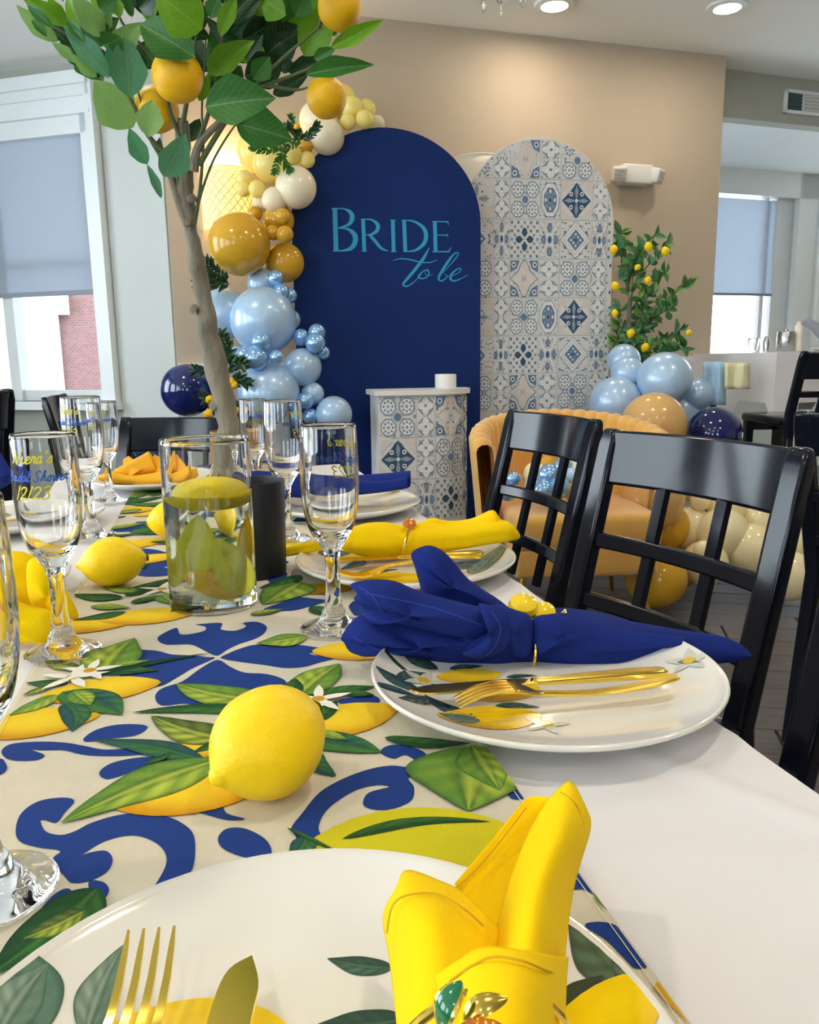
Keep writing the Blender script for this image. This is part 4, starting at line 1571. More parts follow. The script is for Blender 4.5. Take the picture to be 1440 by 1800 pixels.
mb.lathe([(r, z) for r, z in cr(prof, 3)], NL)
mb.build('wax', 'candle_wax', t)
MB().tube([(0, 0, 0.016), (0.001, 0, 0.024), (0.004, 0, 0.031)], [0.0012, 0.0011, 0.0008], 8).build('wick', 'wick', t)


def petalmesh(name, m, L_, w, bend, k=0.85):
    mb = MB()
    rows = []
    for i in range(13):
        u = i / 12
        ww = w / 2 * math.sin(PI * min(1, u ** k)) ** 0.7
        rows.append([V((ww * (j / 3 - 1), u * L_, bend * u * u + 0.12 * ww * (j / 3 - 1) ** 2)) for j in range(7)])
    mb.grid(rows)
    return mb.mesh(name, m)


for (px, py, qx, qy, w, m, lab, Y) in (
        (348, 1020, 352, 900, 0.036, 'petal_green', 'large pale green petal upright in the vase water', vy - 0.012),
        (440, 1045, 372, 945, 0.04, 'petal_green', 'broad yellow-green petal leaning at the right inside the vase', vy - 0.024),
        (320, 1030, 318, 940, 0.026, 'petal_green', 'narrow green petal at the left inside the vase', vy - 0.01),
        (432, 1040, 330, 1010, 0.03, 'petal_gold', 'golden petal lying low inside the vase', vy - 0.02),
        (425, 1000, 432, 900, 0.022, 'petal_gold', 'slim yellow petal at the right inside the vase', vy - 0.008)):
    b, e = aty(px, py, Y), aty(qx, qy, Y + 0.004)
    d = e - b
    yv = d.normalized()
    nv = (CAM - b).normalized()
    xv = yv.cross(nv).normalized()
    zv = xv.cross(yv)
    me = petalmesh('petal', m, d.length, w, 0.006)
    o = bpy.data.objects.new('silk_petal', me)
    COL.objects.link(o)
    o.matrix_basis = Matrix(((xv.x, yv.x, zv.x, b.x), (xv.y, yv.y, zv.y, b.y), (xv.z, yv.z, zv.z, b.z), (0, 0, 0, 1)))
    tag(o, lab, 'petal', 'petals in the vase')
    solid(o, 0.0006)
c = V((vx + 0.006, vy - 0.016, TZ + 0.030))
t = thing('blossom', 'pale yellow silk blossom at the bottom of the vase', 'flower', c)
pm_ = petalmesh('blossom_petal', 'petal_white', 0.029, 0.014, 0.004)
for k in range(8):
    a = k * PI / 4
    inst('petal', pm_, t, Matrix.Rotation(0.8, 4, 'X') @ Matrix.Rotation(a, 4, 'Z') @ Matrix.Rotation(-0.35, 4, 'X'))
MB().lathe([(0.004, -0.002), (0.004, 0.002), (0, 0.004)], 12).build('centre', 'petal_gold', t)

# ---- black tumbler
bx, by = -0.196, 0.992
bh = aty(470, 852, by - 0.035).z - TZ
tag(MB().lathe([(0, 0), (0.036, 0), (0.038, 0.002), (0.0405, bh - 0.001), (0.0400, bh), (0.0388, bh), (0.0382, bh - 0.002), (0.036, 0.006), (0, 0.006)], 48).build('tumbler', 'black_matte'), 'matte black tumbler standing right behind the glass vase', 'tumbler').location = (bx, by, TZ + 0.0012)


# ------------------------------------------------------------------ lemons on the table
def lemon(pos, d, L_, D, label, up=0.0):
    """d: direction of the nipple"""
    t = thing('lemon', label, 'lemon', pos, group='yellow lemons on the runner')
    prof = cr([(0.0, -0.5), (0.05, -0.492), (0.09, -0.465), (0.16, -0.43), (0.30, -0.34), (0.43, -0.18), (0.48, 0.0), (0.44, 0.17), (0.32, 0.32), (0.17, 0.42), (0.10, 0.46), (0.075, 0.49), (0.03, 0.515), (0.0, 0.52)], 3)
    z = V(d).normalized()
    x = z.orthogonal().normalized()
    y = z.cross(x)
    R = Matrix(((x.x, y.x, z.x), (x.y, y.y, z.y), (x.z, y.z, z.z)))
    mb = MB()
    mb.lathe([(r * D / 0.96, zz * L_) for r, zz in prof], 40, (0, 0, 0), R)
    o = mb.build('rind', 'lemon_skin', t)
    for v in o.data.vertices:
        nz = noise.noise(v.co * 45 + V(pos) * 10) * 0.0011
        v.co += v.co.normalized() * nz
    MB().lathe([(0.0, -0.5 * L_ - 0.0015), (0.003, -0.5 * L_ - 0.001), (0.005, -0.49 * L_), (0.0, -0.47 * L_)], 7, (0, 0, 0), R).build('stem_end', 'stem_green', t)
    return t


lemon((-0.0893, 0.4625, TZ + 0.0345), (-0.62, -0.72, -0.18), 0.086, 0.068, 'near yellow lemon with its tip towards the viewer')
lemon((-0.360, 0.945, TZ + 0.0305), (-0.98, -0.2, -0.06), 0.082, 0.060, 'yellow lemon lying sideways left of the glass vase')
lemon((-0.365, 1.215, TZ + 0.030), (0.9, 0.3, 0.1), 0.080, 0.059, 'yellow lemon half hidden behind the glass vase')


# ------------------------------------------------------------------ napkins
def yroll(mb, secs, Y, dep, **k):
    """roll lying across the view: secs (px, ytop, ybottom) at forward distance Y"""
    S = []
    for (x, a, b) in secs:
        yy = Y(x) if callable(Y) else Y
        p0, p1 = aty(x, a, yy), aty(x, b, yy)
        hz = (p0.z - p1.z) / 2
        S.append(((p0 + p1) / 2, V((0, min(dep, max(hz * 1.3, 0.004)), 0)), V((0, 0, hz))))
    rollm(mb, S, **k)


def surf_hit(o, x, y):
    """nearest point of a mesh under a pixel"""
    mw = world_of(o)
    inv = mw.inverted()
    d = (inv.to_3x3() @ ray(x, y)).normalized()
    if o.name not in BVH:
        BVH[o.name] = BVHTree.FromPolygons([v.co.copy() for v in o.data.vertices], [tuple(p.vertices) for p in o.data.polygons])
    h = BVH[o.name].ray_cast(inv @ CAM, d)
    return None if h[0] is None else mw @ (h[0] - d * 0.0002)


def puff(mb, ol, Y, b, n=7):
    """soft flap of cloth with the outline ol (pixels) at forward distance Y, bulging b both ways"""
    q = cr(ol, 4, closed=True)
    P = [aty(x, y, Y) for x, y in q]
    c = sum(P, V((0, 0, 0))) / len(P)
    for sg, bb in ((-1, b), (1, b * 0.7)):
        rows = []
        for i in range(n + 1):
            u = i / n
            rows.append([c + (p - c) * (1 - u) + V((0, sg * bb * math.sqrt(max(0, 1 - (1 - u) ** 2)) * (1 + 0.22 * math.sin(0.9 * k * 0.35 + 2 * u)), 0)) for k, p in enumerate(P)])
        mb.grid(rows, close=True)


def cone_roll(mb, x0, y0, w0, x1, y1, w1, Y0, Y1, **k):
    """rolled flap between two pixels; w in pixels"""
    a, b = aty(x0, y0, Y0), aty(x1, y1, Y1)
    d = (b - a).normalized()
    nv = V((0, 1, 0.1))
    s = d.cross(nv).normalized()
    dd = s.cross(d)
    S = []
    for i in range(5):
        u = i / 4
        r = (w0 * (1 - u) + w1 * u) / 2 / F * ((Y0 * (1 - u) + Y1 * u))
        c = a + (b - a) * u
        S.append((c, s * r, dd * r * 0.6))
    rollm(mb, S, **k)


def ring_decor(t, p, s, m1, leaves=True, one=False):
    """little lemon halves and leaf on a ring, at world point p"""
    for (dx, dz, r) in (((0.0, 0.0, 0.009),) if one else ((-0.006, 0.004, 0.010), (0.007, -0.001, 0.009))):
        mb = MB()
        mb.lathe([(0, -0.3 * r * s), (0.8 * r * s, -0.2 * r * s), (r * s, 0), (0.85 * r * s, 0.4 * r * s), (0.4 * r * s, 0.62 * r * s), (0, 0.7 * r * s)], 20, p + V((dx * s, -0.002, dz * s)), Matrix.Rotation(0.5, 3, 'X'))
        sub('lemon_charm', mb, m1, t)
    if leaves:
        mb = MB()
        mb.tube([p + V((0.006, 0, -0.006)) * s, p + V((0.014, -0.002, -0.008)) * s, p + V((0.021, -0.002, -0.003)) * s, p + V((0.022, 0, 0.001)) * s], [0.002 * s, 0.004 * s, 0.0035 * s, 0.001 * s], 8)
        sub('leaf_charm', mb, 'gold', t)


def ring_at(px, ytop, ybot, Y, dep, label, charm, lean=0.0, rt=0.0013, one=False, cs=1.0):
    p0, p1 = aty(px + lean, ytop, Y), aty(px - lean, ybot, Y)
    c = (p0 + p1) / 2
    h = (p0 - p1) / 2
    t = thing('napkin_ring', label, 'napkin ring', p1, group='gold napkin rings')
    mb = MB()
    pts = [c + h * (math.sin(2 * PI * i / 40) * 1.02) + V((0, dep, 0)) * math.cos(2 * PI * i / 40) for i in range(41)]
    mb.tube(pts, rt, 8, cap=False)
    sub('band', mb, 'gold', t)
    ring_decor(t, p0 + V((0, -0.004, 0.006 - (0.004 if one else 0))), cs, charm, not one, one)
    return t


# blue napkin on the near right plate
nb = thing('napkin', 'royal blue napkin tied in a gold lemon ring on the near plate', 'napkin', (0.14, 0.69, TZ + 0.01), group='tied table napkins')
YB = 0.688
mb = MB()
yroll(mb, [(800, 1075, 1160), (840, 1068, 1166), (885, 1070, 1168), (932, 1086, 1170), (960, 1078, 1171), (1000, 1074, 1173), (1060, 1080, 1175), (1120, 1094, 1175), (1200, 1108, 1170), (1265, 1118, 1164), (1300, 1132, 1160), (1318, 1146, 1156)], YB, 0.034, amp=0.05, k=4, seed=1.3)
yroll(mb, [(955, 1082, 1125), (1000, 1078, 1140), (1060, 1098, 1146), (1130, 1112, 1140), (1200, 1120, 1136)], YB - 0.022, 0.014, amp=0.06, k=3, seed=0.4)
puff(mb, [(723, 973), (744, 960), (765, 961), (790, 978), (826, 1020), (880, 1056), (905, 1085), (870, 1110), (816, 1080), (750, 1050), (736, 1020), (729, 996)], YB + 0.02, 0.014)
puff(mb, [(600, 1120), (621, 1089), (647, 1080), (700, 1084), (760, 1095), (840, 1110), (900, 1120), (925, 1168), (870, 1170), (796, 1168), (672, 1150), (621, 1149), (605, 1130)], YB - 0.016, 0.018)
puff(mb, [(616, 1027), (650, 1019), (693, 1021), (739, 1040), (800, 1056), (862, 1073), (880, 1095), (850, 1122), (800, 1118), (744, 1106), (690, 1092), (660, 1094), (641, 1088), (640, 1071), (622, 1053), (628, 1044)], YB - 0.030, 0.018)
puff(mb, [(842, 1060), (870, 1066), (895, 1085), (902, 1115), (890, 1140), (862, 1152), (832, 1158), (812, 1148), (838, 1140), (858, 1118), (862, 1092), (850, 1074)], YB - 0.044, 0.010)
puff(mb, [(868, 1064), (905, 1072), (935, 1088), (934, 1150), (905, 1152), (884, 1120)], YB - 0.034, 0.012)
puff(mb, [(935, 1090), (975, 1080), (1010, 1092), (1050, 1118), (1010, 1128), (960, 1140), (938, 1150)], YB - 0.032, 0.010)
CLOTH = sub('cloth', mb, 'napkin_blue', nb, ang=75)
for seg in ([(632, 1032), (655, 1048), (672, 1078)], [(640, 1042), (760, 1068), (850, 1100)], [(622, 1120), (660, 1140), (700, 1150)], [(865, 1075), (880, 1105), (868, 1140), (842, 1160)]):
    pts = [h for h in (surf_hit(CLOTH, x, y) for x, y in cr(seg, 6)) if h is not None]
    if len(pts) > 3:
        mb = MB()
        mb.tube(pts, 0.00035, 5)
        sub('hem_stitch', mb, 'stitch_blue', nb)
ring_at(930, 1084, 1170, YB - 0.003, 0.036, 'gold ring with enamel lemons round the royal blue napkin', 'enamel_yellow', lean=4, cs=1.35)

# yellow napkin on the second right plate
YY = 1.035
nb = thing('napkin', 'yellow napkin rolled in a twisted gold ring on the second plate', 'napkin', (0.0, YY, TZ + 0.01), group='tied table napkins')
mb = MB()
yroll(mb, [(604, 934, 968), (640, 922, 976), (680, 921, 978), (708, 926, 974), (745, 920, 974), (800, 922, 966), (850, 916, 958), (890, 915, 952), (908, 930, 949), (914, 940, 945)], YY, 0.034, amp=0.05, k=4, seed=0.7)
yroll(mb, [(488, 972, 978), (505, 962, 978), (540, 954, 972), (580, 946, 966), (620, 938, 966)], YY - 0.01, 0.022, amp=0.06, k=3, seed=1.5)
yroll(mb, [(745, 916, 940), (762, 911, 940), (790, 916, 936), (830, 912, 935), (866, 898, 935), (880, 912, 940), (908, 936, 946)], YY + 0.012, 0.02, amp=0.05, k=3, seed=2.5)
sub('cloth', mb, 'napkin_yellow', nb, ang=75)
t = ring_at(711, 922, 976, YY - 0.003, 0.036, 'twisted gold ring with orange bead round the yellow napkin', 'enamel_orange', lean=9, rt=0.0018, one=True)

# dark blue napkin on the farthest right plate
YD4 = 1.44
nb = thing('napkin', 'dark blue napkin folded on the farthest right plate', 'napkin', (-0.14, YD4, TZ + 0.01), group='tied table napkins')
mb = MB()
yroll(mb, [(432, 832, 850), (450, 828, 866), (500, 832, 872), (560, 836, 874), (620, 836, 870), (680, 832, 864), (715, 828, 858), (722, 828, 852)], YD4, 0.036, amp=0.05, k=4, seed=0.2)
yroll(mb, [(600, 838, 866), (660, 846, 866), (716, 838, 858)], YD4 - 0.03, 0.02, amp=0.05, k=3, seed=1)
sub('cloth', mb, 'napkin_blue', nb, ang=75)

# golden napkin at the far left
YL4 = 1.78
nb = thing('napkin', 'golden yellow napkin folded like leaves on the far left plate', 'napkin', (-0.55, YL4, TZ + 0.01), group='tied table napkins')
mb = MB()
yroll(mb, [(176, 836, 848), (195, 828, 850), (230, 836, 852), (270, 832, 852), (300, 826, 848), (320, 818, 838)], YL4 - 0.02, 0.04, amp=0.08, k=3, seed=0.2)
cone_roll(mb, 205, 836, 20, 270, 812, 40, YL4, YL4 + 0.01, amp=0.08, k=3, seed=0.3)
cone_roll(mb, 268, 806, 16, 300, 838, 44, YL4 + 0.02, YL4, amp=0.08, k=3, seed=1.3)
cone_roll(mb, 222, 806, 14, 240, 838, 44, YL4 + 0.02, YL4, amp=0.08, k=3, seed=2.3)
cone_roll(mb, 340, 828, 16, 300, 842, 26, YL4 + 0.01, YL4, amp=0.08, k=3, seed=0.9)
sub('cloth', mb, 'napkin_gold', nb, ang=75)

# yellow napkin at the left edge, seen behind the flutes
nb = thing('napkin', 'yellow napkin spilling off its plate at the left edge', 'napkin', (-0.45, 0.82, TZ + 0.01), group='tied table napkins')
mb = MB()
puff(mb, [(-60, 978), (0, 968), (56, 975), (82, 1010), (78, 1060), (20, 1082), (-60, 1080)], 0.80, 0.02)
puff(mb, [(48, 990), (72, 980), (92, 990), (112, 1030), (130, 1060), (138, 1086), (118, 1088), (92, 1084), (66, 1072), (50, 1050)], 0.768, 0.012)
puff(mb, [(-60, 1052), (0, 1050), (52, 1064), (88, 1074), (96, 1100), (94, 1129), (60, 1130), (0, 1132), (-60, 1132)], 0.744, 0.012)
sub('cloth', mb, 'napkin_yellow', nb, ang=75)

# blue napkin standing at the left edge of the frame
nb = thing('napkin', 'dark blue napkin at the left edge behind the lettered flute', 'napkin', (-0.66, 1.34, TZ + 0.01), group='tied table napkins')
mb = MB()
cone_roll(mb, -40, 760, 30, 0, 850, 60, 1.36, 1.32, amp=0.06, k=3, seed=0.9)
cone_roll(mb, -90, 800, 60, 30, 842, 20, 1.34, 1.32, amp=0.06, k=3, seed=1.9)
sub('cloth', mb, 'napkin_blue', nb, ang=75)

# large yellow napkin in the foreground
nb = thing('napkin', 'large bright yellow napkin standing out of the foreground plate', 'napkin', (0.03, 0.29, TZ + 0.01), group='tied table napkins')
mb = MB()
patch(mb, [[(800, 1552, .796), (868, 1472, .800), (925, 1405, .806), (962, 1402, .808)], [(820, 1600, .790), (890, 1510, .794), (940, 1440, .800), (985, 1430, .802)], [(860, 1660, .788), (915, 1560, .790), (960, 1480, .795), (1005, 1470, .80)]])
patch(mb, [[(968, 1404, .806), (984, 1388, .812), (1003, 1376, .815), (1020, 1402, .812), (1036, 1438, .804)], [(930, 1470, .802), (960, 1460, .816), (990, 1450, .822), (1015, 1455, .815), (1034, 1465, .80)], [(893, 1570, .798), (920, 1562, .816), (950, 1558, .824), (980, 1560, .814), (1006, 1562, .795)], [(862, 1690, .794), (900, 1684, .816), (930, 1684, .824), (962, 1686, .814), (990, 1690, .79)], [(830, 1830, .79), (880, 1830, .812), (915, 1830, .820), (955, 1830, .810), (988, 1830, .785)]])
patch(mb, [[(700, 1560, .796), (716, 1532, .802), (770, 1550, .806), (812, 1572, .806), (880, 1640, .800)], [(676, 1610, .784), (710, 1600, .812), (760, 1604, .820), (812, 1620, .815), (876, 1660, .802)], [(688, 1690, .780), (720, 1690, .808), (770, 1690, .816), (820, 1700, .812), (872, 1720, .802)], [(704, 1830, .776), (740, 1830, .804), (785, 1830, .812), (830, 1830, .810), (870, 1830, .802)]])
patch(mb, [[(766, 1718, .818), (808, 1690, .828), (852, 1668, .834), (920, 1674, .836), (968, 1680, .824), (996, 1682, .798)], [(778, 1750, .820), (815, 1740, .830), (856, 1736, .838), (920, 1738, .840), (966, 1740, .826), (992, 1742, .796)], [(790, 1830, .820), (820, 1830, .830), (858, 1830, .838), (920, 1830, .840), (962, 1830, .824), (990, 1830, .792)]])
solid(sub('cloth', mb, 'napkin_yellow', nb, ang=75), 0.0016, 0)
mb = MB()
for seg in ([(680, 1640, .8005), (690, 1592, .812), (718, 1573, .8165), (770, 1572, .8180), (815, 1597, .8175), (850, 1628, .8125)], [(795, 1566, .7985), (830, 1536, .7975), (872, 1488, .8015), (925, 1420, .8085)], [(985, 1392, .8185), (1012, 1412, .8185), (1026, 1450, .8110)], [(790, 1725, .8265), (830, 1697, .8345), (868, 1682, .8395), (920, 1690, .8405), (960, 1706, .8325), (988, 1715, .8080)]):
    mb = MB()
    mb.tube([atz(*p) for p in cr(seg, 5)], 0.0004, 5)
    sub('hem_stitch', mb, 'stitch_yellow', nb)
pc = atz(815, 1800, .845)
t = thing('napkin_ring', 'gold ring with green enamel leaf on the foreground yellow napkin', 'napkin ring', (pc.x, pc.y, TZ + 0.02), group='gold napkin rings')
mb = MB()
cen = atz(845, 1905, .800)
mb.tube([cen + V((math.cos(2 * PI * i / 40) * 0.030, math.cos(2 * PI * i / 40) * 0.006, math.sin(2 * PI * i / 40) * 0.032)) for i in range(41)], 0.0016, 8, cap=False)
sub('band', mb, 'gold', t)


def charm_leaf(pts, w, m):
    mb = MB()
    q = [atz(*p) for p in cr(pts, 5)]
    n = len(q)
    mb.tube(q, [max(0.0003, w * math.sin(PI * (0.06 + 0.9 * i / (n - 1)))) for i in range(n)], 10, flat=0.4)
    mb2 = MB()
    mb2.tube(q, [max(0.0004, 1.18 * w * math.sin(PI * (0.06 + 0.9 * i / (n - 1)))) for i in range(n)], 10, flat=0.25)
    o = sub('leaf_charm', mb, m, t)
    sub('leaf_setting', mb2, 'gold', t)


charm_leaf([(775, 1810, .846), (785, 1765, .852), (812, 1725, .856)], 0.0034, 'enamel_green')
charm_leaf([(815, 1795, .846), (845, 1768, .850), (892, 1755, .850)], 0.0026, 'gold')
mb = MB()
mb.lathe([(0, -0.003), (0.009, -0.002), (0.011, 0.001), (0.008, 0.006), (0, 0.008)], 20, atz(850, 1880, .843), Matrix.Rotation(0.6, 3, 'X'))
sub('lemon_charm', mb, 'enamel_orange', t)


# ------------------------------------------------------------------ black lattice chairs
def chair(post_a, post_b, label, H=0.88, seat_z=0.46, face=1, group='black lattice-back dining chairs', lower=2, mat_='black_lacquer', name='dining_chair'):
    """post_a, post_b: tops of the two back posts (world); face: which side of the a->b line the seat is"""
    a, b = V(post_a), V(post_b)
    w = (b - a).length
    x = (b - a) / w
    x.z = 0
    x.normalize()
    f = V((-x.y, x.x, 0)) * face
    c = (a + b) / 2
    base = c + f * 0.30
    t = thing(name, label, 'chair', (base.x, base.y, 0), math.atan2(f.y, f.x) - PI / 2, group)
    hw = w / 2 - 0.02
    yb = lambda z: -0.19 - (0.10 * max(0, (z - seat_z)) / (H - seat_z)) - (0.05 * max(0, (seat_z - z)) / seat_z)
    off = -0.30 - yb(H)

    def P(xx, z, dy=0.0):
        return V((xx, yb(z) + off + dy, z))
    for s in (-1, 1):
        mb = MB()
        zs = [0, 0.2, seat_z, 0.6, 0.75, H - 0.03, H]
        mb.barpath([P(s * hw, z) for z in zs], [0.034, 0.036, 0.04, 0.042, 0.044, 0.044, 0.036], [0.034, 0.036, 0.036, 0.032, 0.03, 0.028, 0.02], (1, 0, 0))
        o = mb.build('back_post', mat_, t, ang=50)
        bv = o.modifiers.new('bevel', 'BEVEL')
        bv.width = 0.008
        bv.segments = 3
    cur = lambda u, k: -k * (1 - (2 * u - 1) ** 2)
    th = 0.104 * H / 0.88

    def rail(nm, z, h, t_, k, x0=-1, x1=1, dz=0.0):
        mb = MB()
        pts = [P((x0 + (x1 - x0) * i / 12) * hw, z + dz * (1 - (2 * i / 12 - 1) ** 2), cur(i / 12, k)) for i in range(13)]
        mb.barpath(pts, h, t_, (0, -0.2, 1))
        o = mb.build(nm, mat_, t, ang=50)
        bv = o.modifiers.new('bevel', 'BEVEL')
        bv.width = min(h, t_) * 0.25
        bv.segments = 3
    rail('top_rail', H - th / 2 - 0.002, th, 0.022, 0.03)
    span = H - th - seat_z - 0.05
    zr = [H - th - span * f_ for f_ in ((0.40, 0.83) if lower == 2 else (0.5,))]
    for z in zr:
        rail('cross_rail', z, 0.030, 0.018, 0.026)
    zbot = zr[-1] if lower == 2 else seat_z + 0.03
    for u in (1 / 3, 2 / 3):
        mb = MB()
        xx = (-1 + 2 * u) * hw
        mb.barpath([P(xx, z, cur(u, 0.028)) for z in (seat_z + 0.005, (seat_z + H - th) / 2, H - th + 0.005)], 0.022, 0.014, (1, 0, 0))
        o = mb.build('slat', mat_, t, ang=50)
    mb = MB()
    mb.rbox((0, 0.02, seat_z - 0.012), (w / 2, 0.215, 0.022), 0.016)
    o = mb.build('seat', mat_, t)
    for s in (-1, 1):
        MB().barpath([(s * (hw - 0.005), 0.2, 0), (s * (hw - 0.005), 0.195, seat_z - 0.02)], [0.028, 0.038], [0.028, 0.038], (1, 0, 0)).build('front_leg', mat_, t, ang=50)
        MB().beam((s * hw, -0.22, seat_z * 0.42), (s * hw, 0.2, seat_z * 0.42), 0.018, 0.026, (1, 0, 0)).build('stretcher', mat_, t, smooth=False)
    MB().beam((-hw, 0.195, seat_z - 0.055), (hw, 0.195, seat_z - 0.055), 0.045, 0.018, (0, 0, 1)).build('apron', mat_, t, smooth=False)
    return t


chair(atz(1066, 752, 0.88), atz(1432, 788, 0.88), 'glossy black lattice-back chair nearest at the right', face=-1)
pa, pb = atz(898, 726, 0.87), atz(1058, 745, 0.87)
chair(pa, pb, 'glossy black lattice-back chair second at the right, before the mustard armchair', face=-1)
pa, pb = atz(212, 733, 0.86), atz(440, 733, 0.86)
chair(pa, pb, 'black chair at the head of the table behind the tree trunk', H=0.86, face=-1)
pa = aty(75, 698, 2.9)
pb = aty(114, 700, 3.26)
chair(pa, V((pb.x, pb.y, pa.z)), 'dark chair with two slots visible against the left window', H=pa.z, face=-1)
pa = aty(-150, 690, 2.05)
pb = aty(24, 694, 2.3)
chair(pa, V((pb.x, pb.y, pa.z)), 'dark chair cut by the left edge below the window', H=pa.z, face=1)
pa, pb = atz(1398, 722, 0.88), atz(1398, 722, 0.88) + V((0.20, -0.37, 0))
chair(pa, pb, 'black chair behind the nearest one, cut by the right edge', face=1)
chair(V((0.575, 1.02, 0.88)), V((0.765, 0.63, 0.88)), 'black chair post at the right edge, closest to the viewer', face=-1)

# ------------------------------------------------------------------ potted orange tree on the table
TB = atz(402, 846, TZ)
TY = lambda py: TB.y - 0.30 * max(0.0, (830 - py) / 830)      # the trunk leans towards the viewer
tree = thing('orange_tree', 'tall artificial citrus tree with oranges rising from the table end', 'tree', (TB.x, TB.y, TZ))


def tp(px, py, dy=0.0):
    return aty(px, py, TY(py) + dy)


mb = MB()
tr = [(404, 846, 52), (408, 790, 50), (402, 745, 42), (384, 660, 37), (368, 590, 34), (358, 530, 31), (346, 470, 30), (336, 410, 27), (328, 350, 26), (322, 300, 26), (320, 250, 24), (322, 210, 22)]
q = cr(tr, 5)
mb.tube([tp(x, y) for x, y, w in q], [w / 2 / F * TY(y) * (1 + 0.06 * math.sin(i * 1.7) + 0.04 * math.sin(i * 0.9)) for i, (x, y, w) in enumerate(q)], 16)
trunk = sub('trunk', mb, 'bark', tree)
for v in trunk.data.vertices:
    v.co += v.normal * (noise.noise(v.co * 24) * 0.006 + noise.noise(v.co * 70) * 0.0028)
mb = MB()
mb.tube([tp(418, 770), tp(424, 800), tp(436, 850)], [0.010, 0.020, 0.030], 12)
sub('root_flare', mb, 'bark', tree)
for (x, y, dx) in ((340, 545, -5), (374, 715, -5), (334, 350, 8)):
    mb = MB()
    mb.tube([tp(x + 4, y, -0.01), tp(x + dx * 0.5, y - 4, -0.012), tp(x + dx, y - 6, -0.012)], [0.012, 0.009, 0.004], 8)
    sub('knot', mb, 'bark', tree)
for pts, r0 in (([(330, 395), (312, 350), (296, 300), (278, 270)], .010), ([(318, 330), (300, 280), (262, 240), (232, 180), (205, 130), (150, 80), (90, 45)], .006), ([(340, 300), (350, 255), (388, 212), (410, 190)], .010),
                ([(350, 290), (400, 208), (450, 150), (505, 95), (560, 50)], .006), ([(336, 405), (352, 345), (376, 280), (412, 222), (430, 210)], .0035), ([(342, 395), (352, 330), (358, 240), (355, 190), (362, 70)], .004),
                ([(322, 215), (338, 120), (345, 60)], .005), ([(300, 300), (262, 240), (248, 180), (236, 140)], .004), ([(470, 150), (520, 158), (545, 152)], .004),
                ([(322, 250), (300, 200), (280, 120), (215, 40), (205, 0)], .005), ([(345, 260), (372, 180), (390, 80), (396, -10)], .005), ([(440, 160), (520, 130), (560, 110), (600, 70)], .004)):
    mb = MB()
    q = cr(pts, 5)
    mb.tube([tp(x, y, -0.01) for x, y in q], [max(0.0016, r0 * (1 - 0.75 * i / len(q))) for i in range(len(q))], 8)
    sub('branch', mb, 'bark' if r0 >= .01 else 'twig', tree)


def leafmesh(name, m, bend=0.16, fold=0.26, n=14):
    mb = MB()
    rows = []
    for i in range(n + 1):
        u = i / n
        w = 0.5 * (math.sin(PI * u ** 0.86) ** 0.95) * (1 + 0.05 * math.sin(u * 17)) if 0 < u < 1 else 0.004
        rows.append([V((w * v, u, fold * abs(v) * w - bend * 4 * u * (u - 1) * 0.25 - bend * u * u * 0.5)) for v in (-1, -0.66, -0.33, 0, 0.33, 0.66, 1)])
    mb.grid(rows)
    return mb.mesh(name, m)


LEAFS = {m: leafmesh('leaf', m) for m in ('leaf_mid', 'leaf_dark', 'leaf_bright', 'leaf_pale', 'leaf_blue', 'leaf_back')}


def leaf(parent, b, e, w, m, tilt=0.0, nv=None):
    y = e - b
    L_ = y.length
    yn = y / L_
    n0 = (CAM - b).normalized() if nv is None else nv
    x = yn.cross(n0)
    if x.length < 1e-4:
        x = yn.orthogonal()
    x.normalize()
    z = x.cross(yn)
    R = Matrix.Rotation(tilt, 3, yn)
    x, z = R @ x, R @ z
    k = L_
    mw = Matrix(((x.x * w, y.x, z.x * k, b.x), (x.y * w, y.y, z.y * k, b.y), (x.z * w, y.z, z.z * k, b.z), (0, 0, 0, 1)))
    inv = world_of(parent).inverted()
    return inst('leaf', LEAFS[m], parent, inv @ mw)


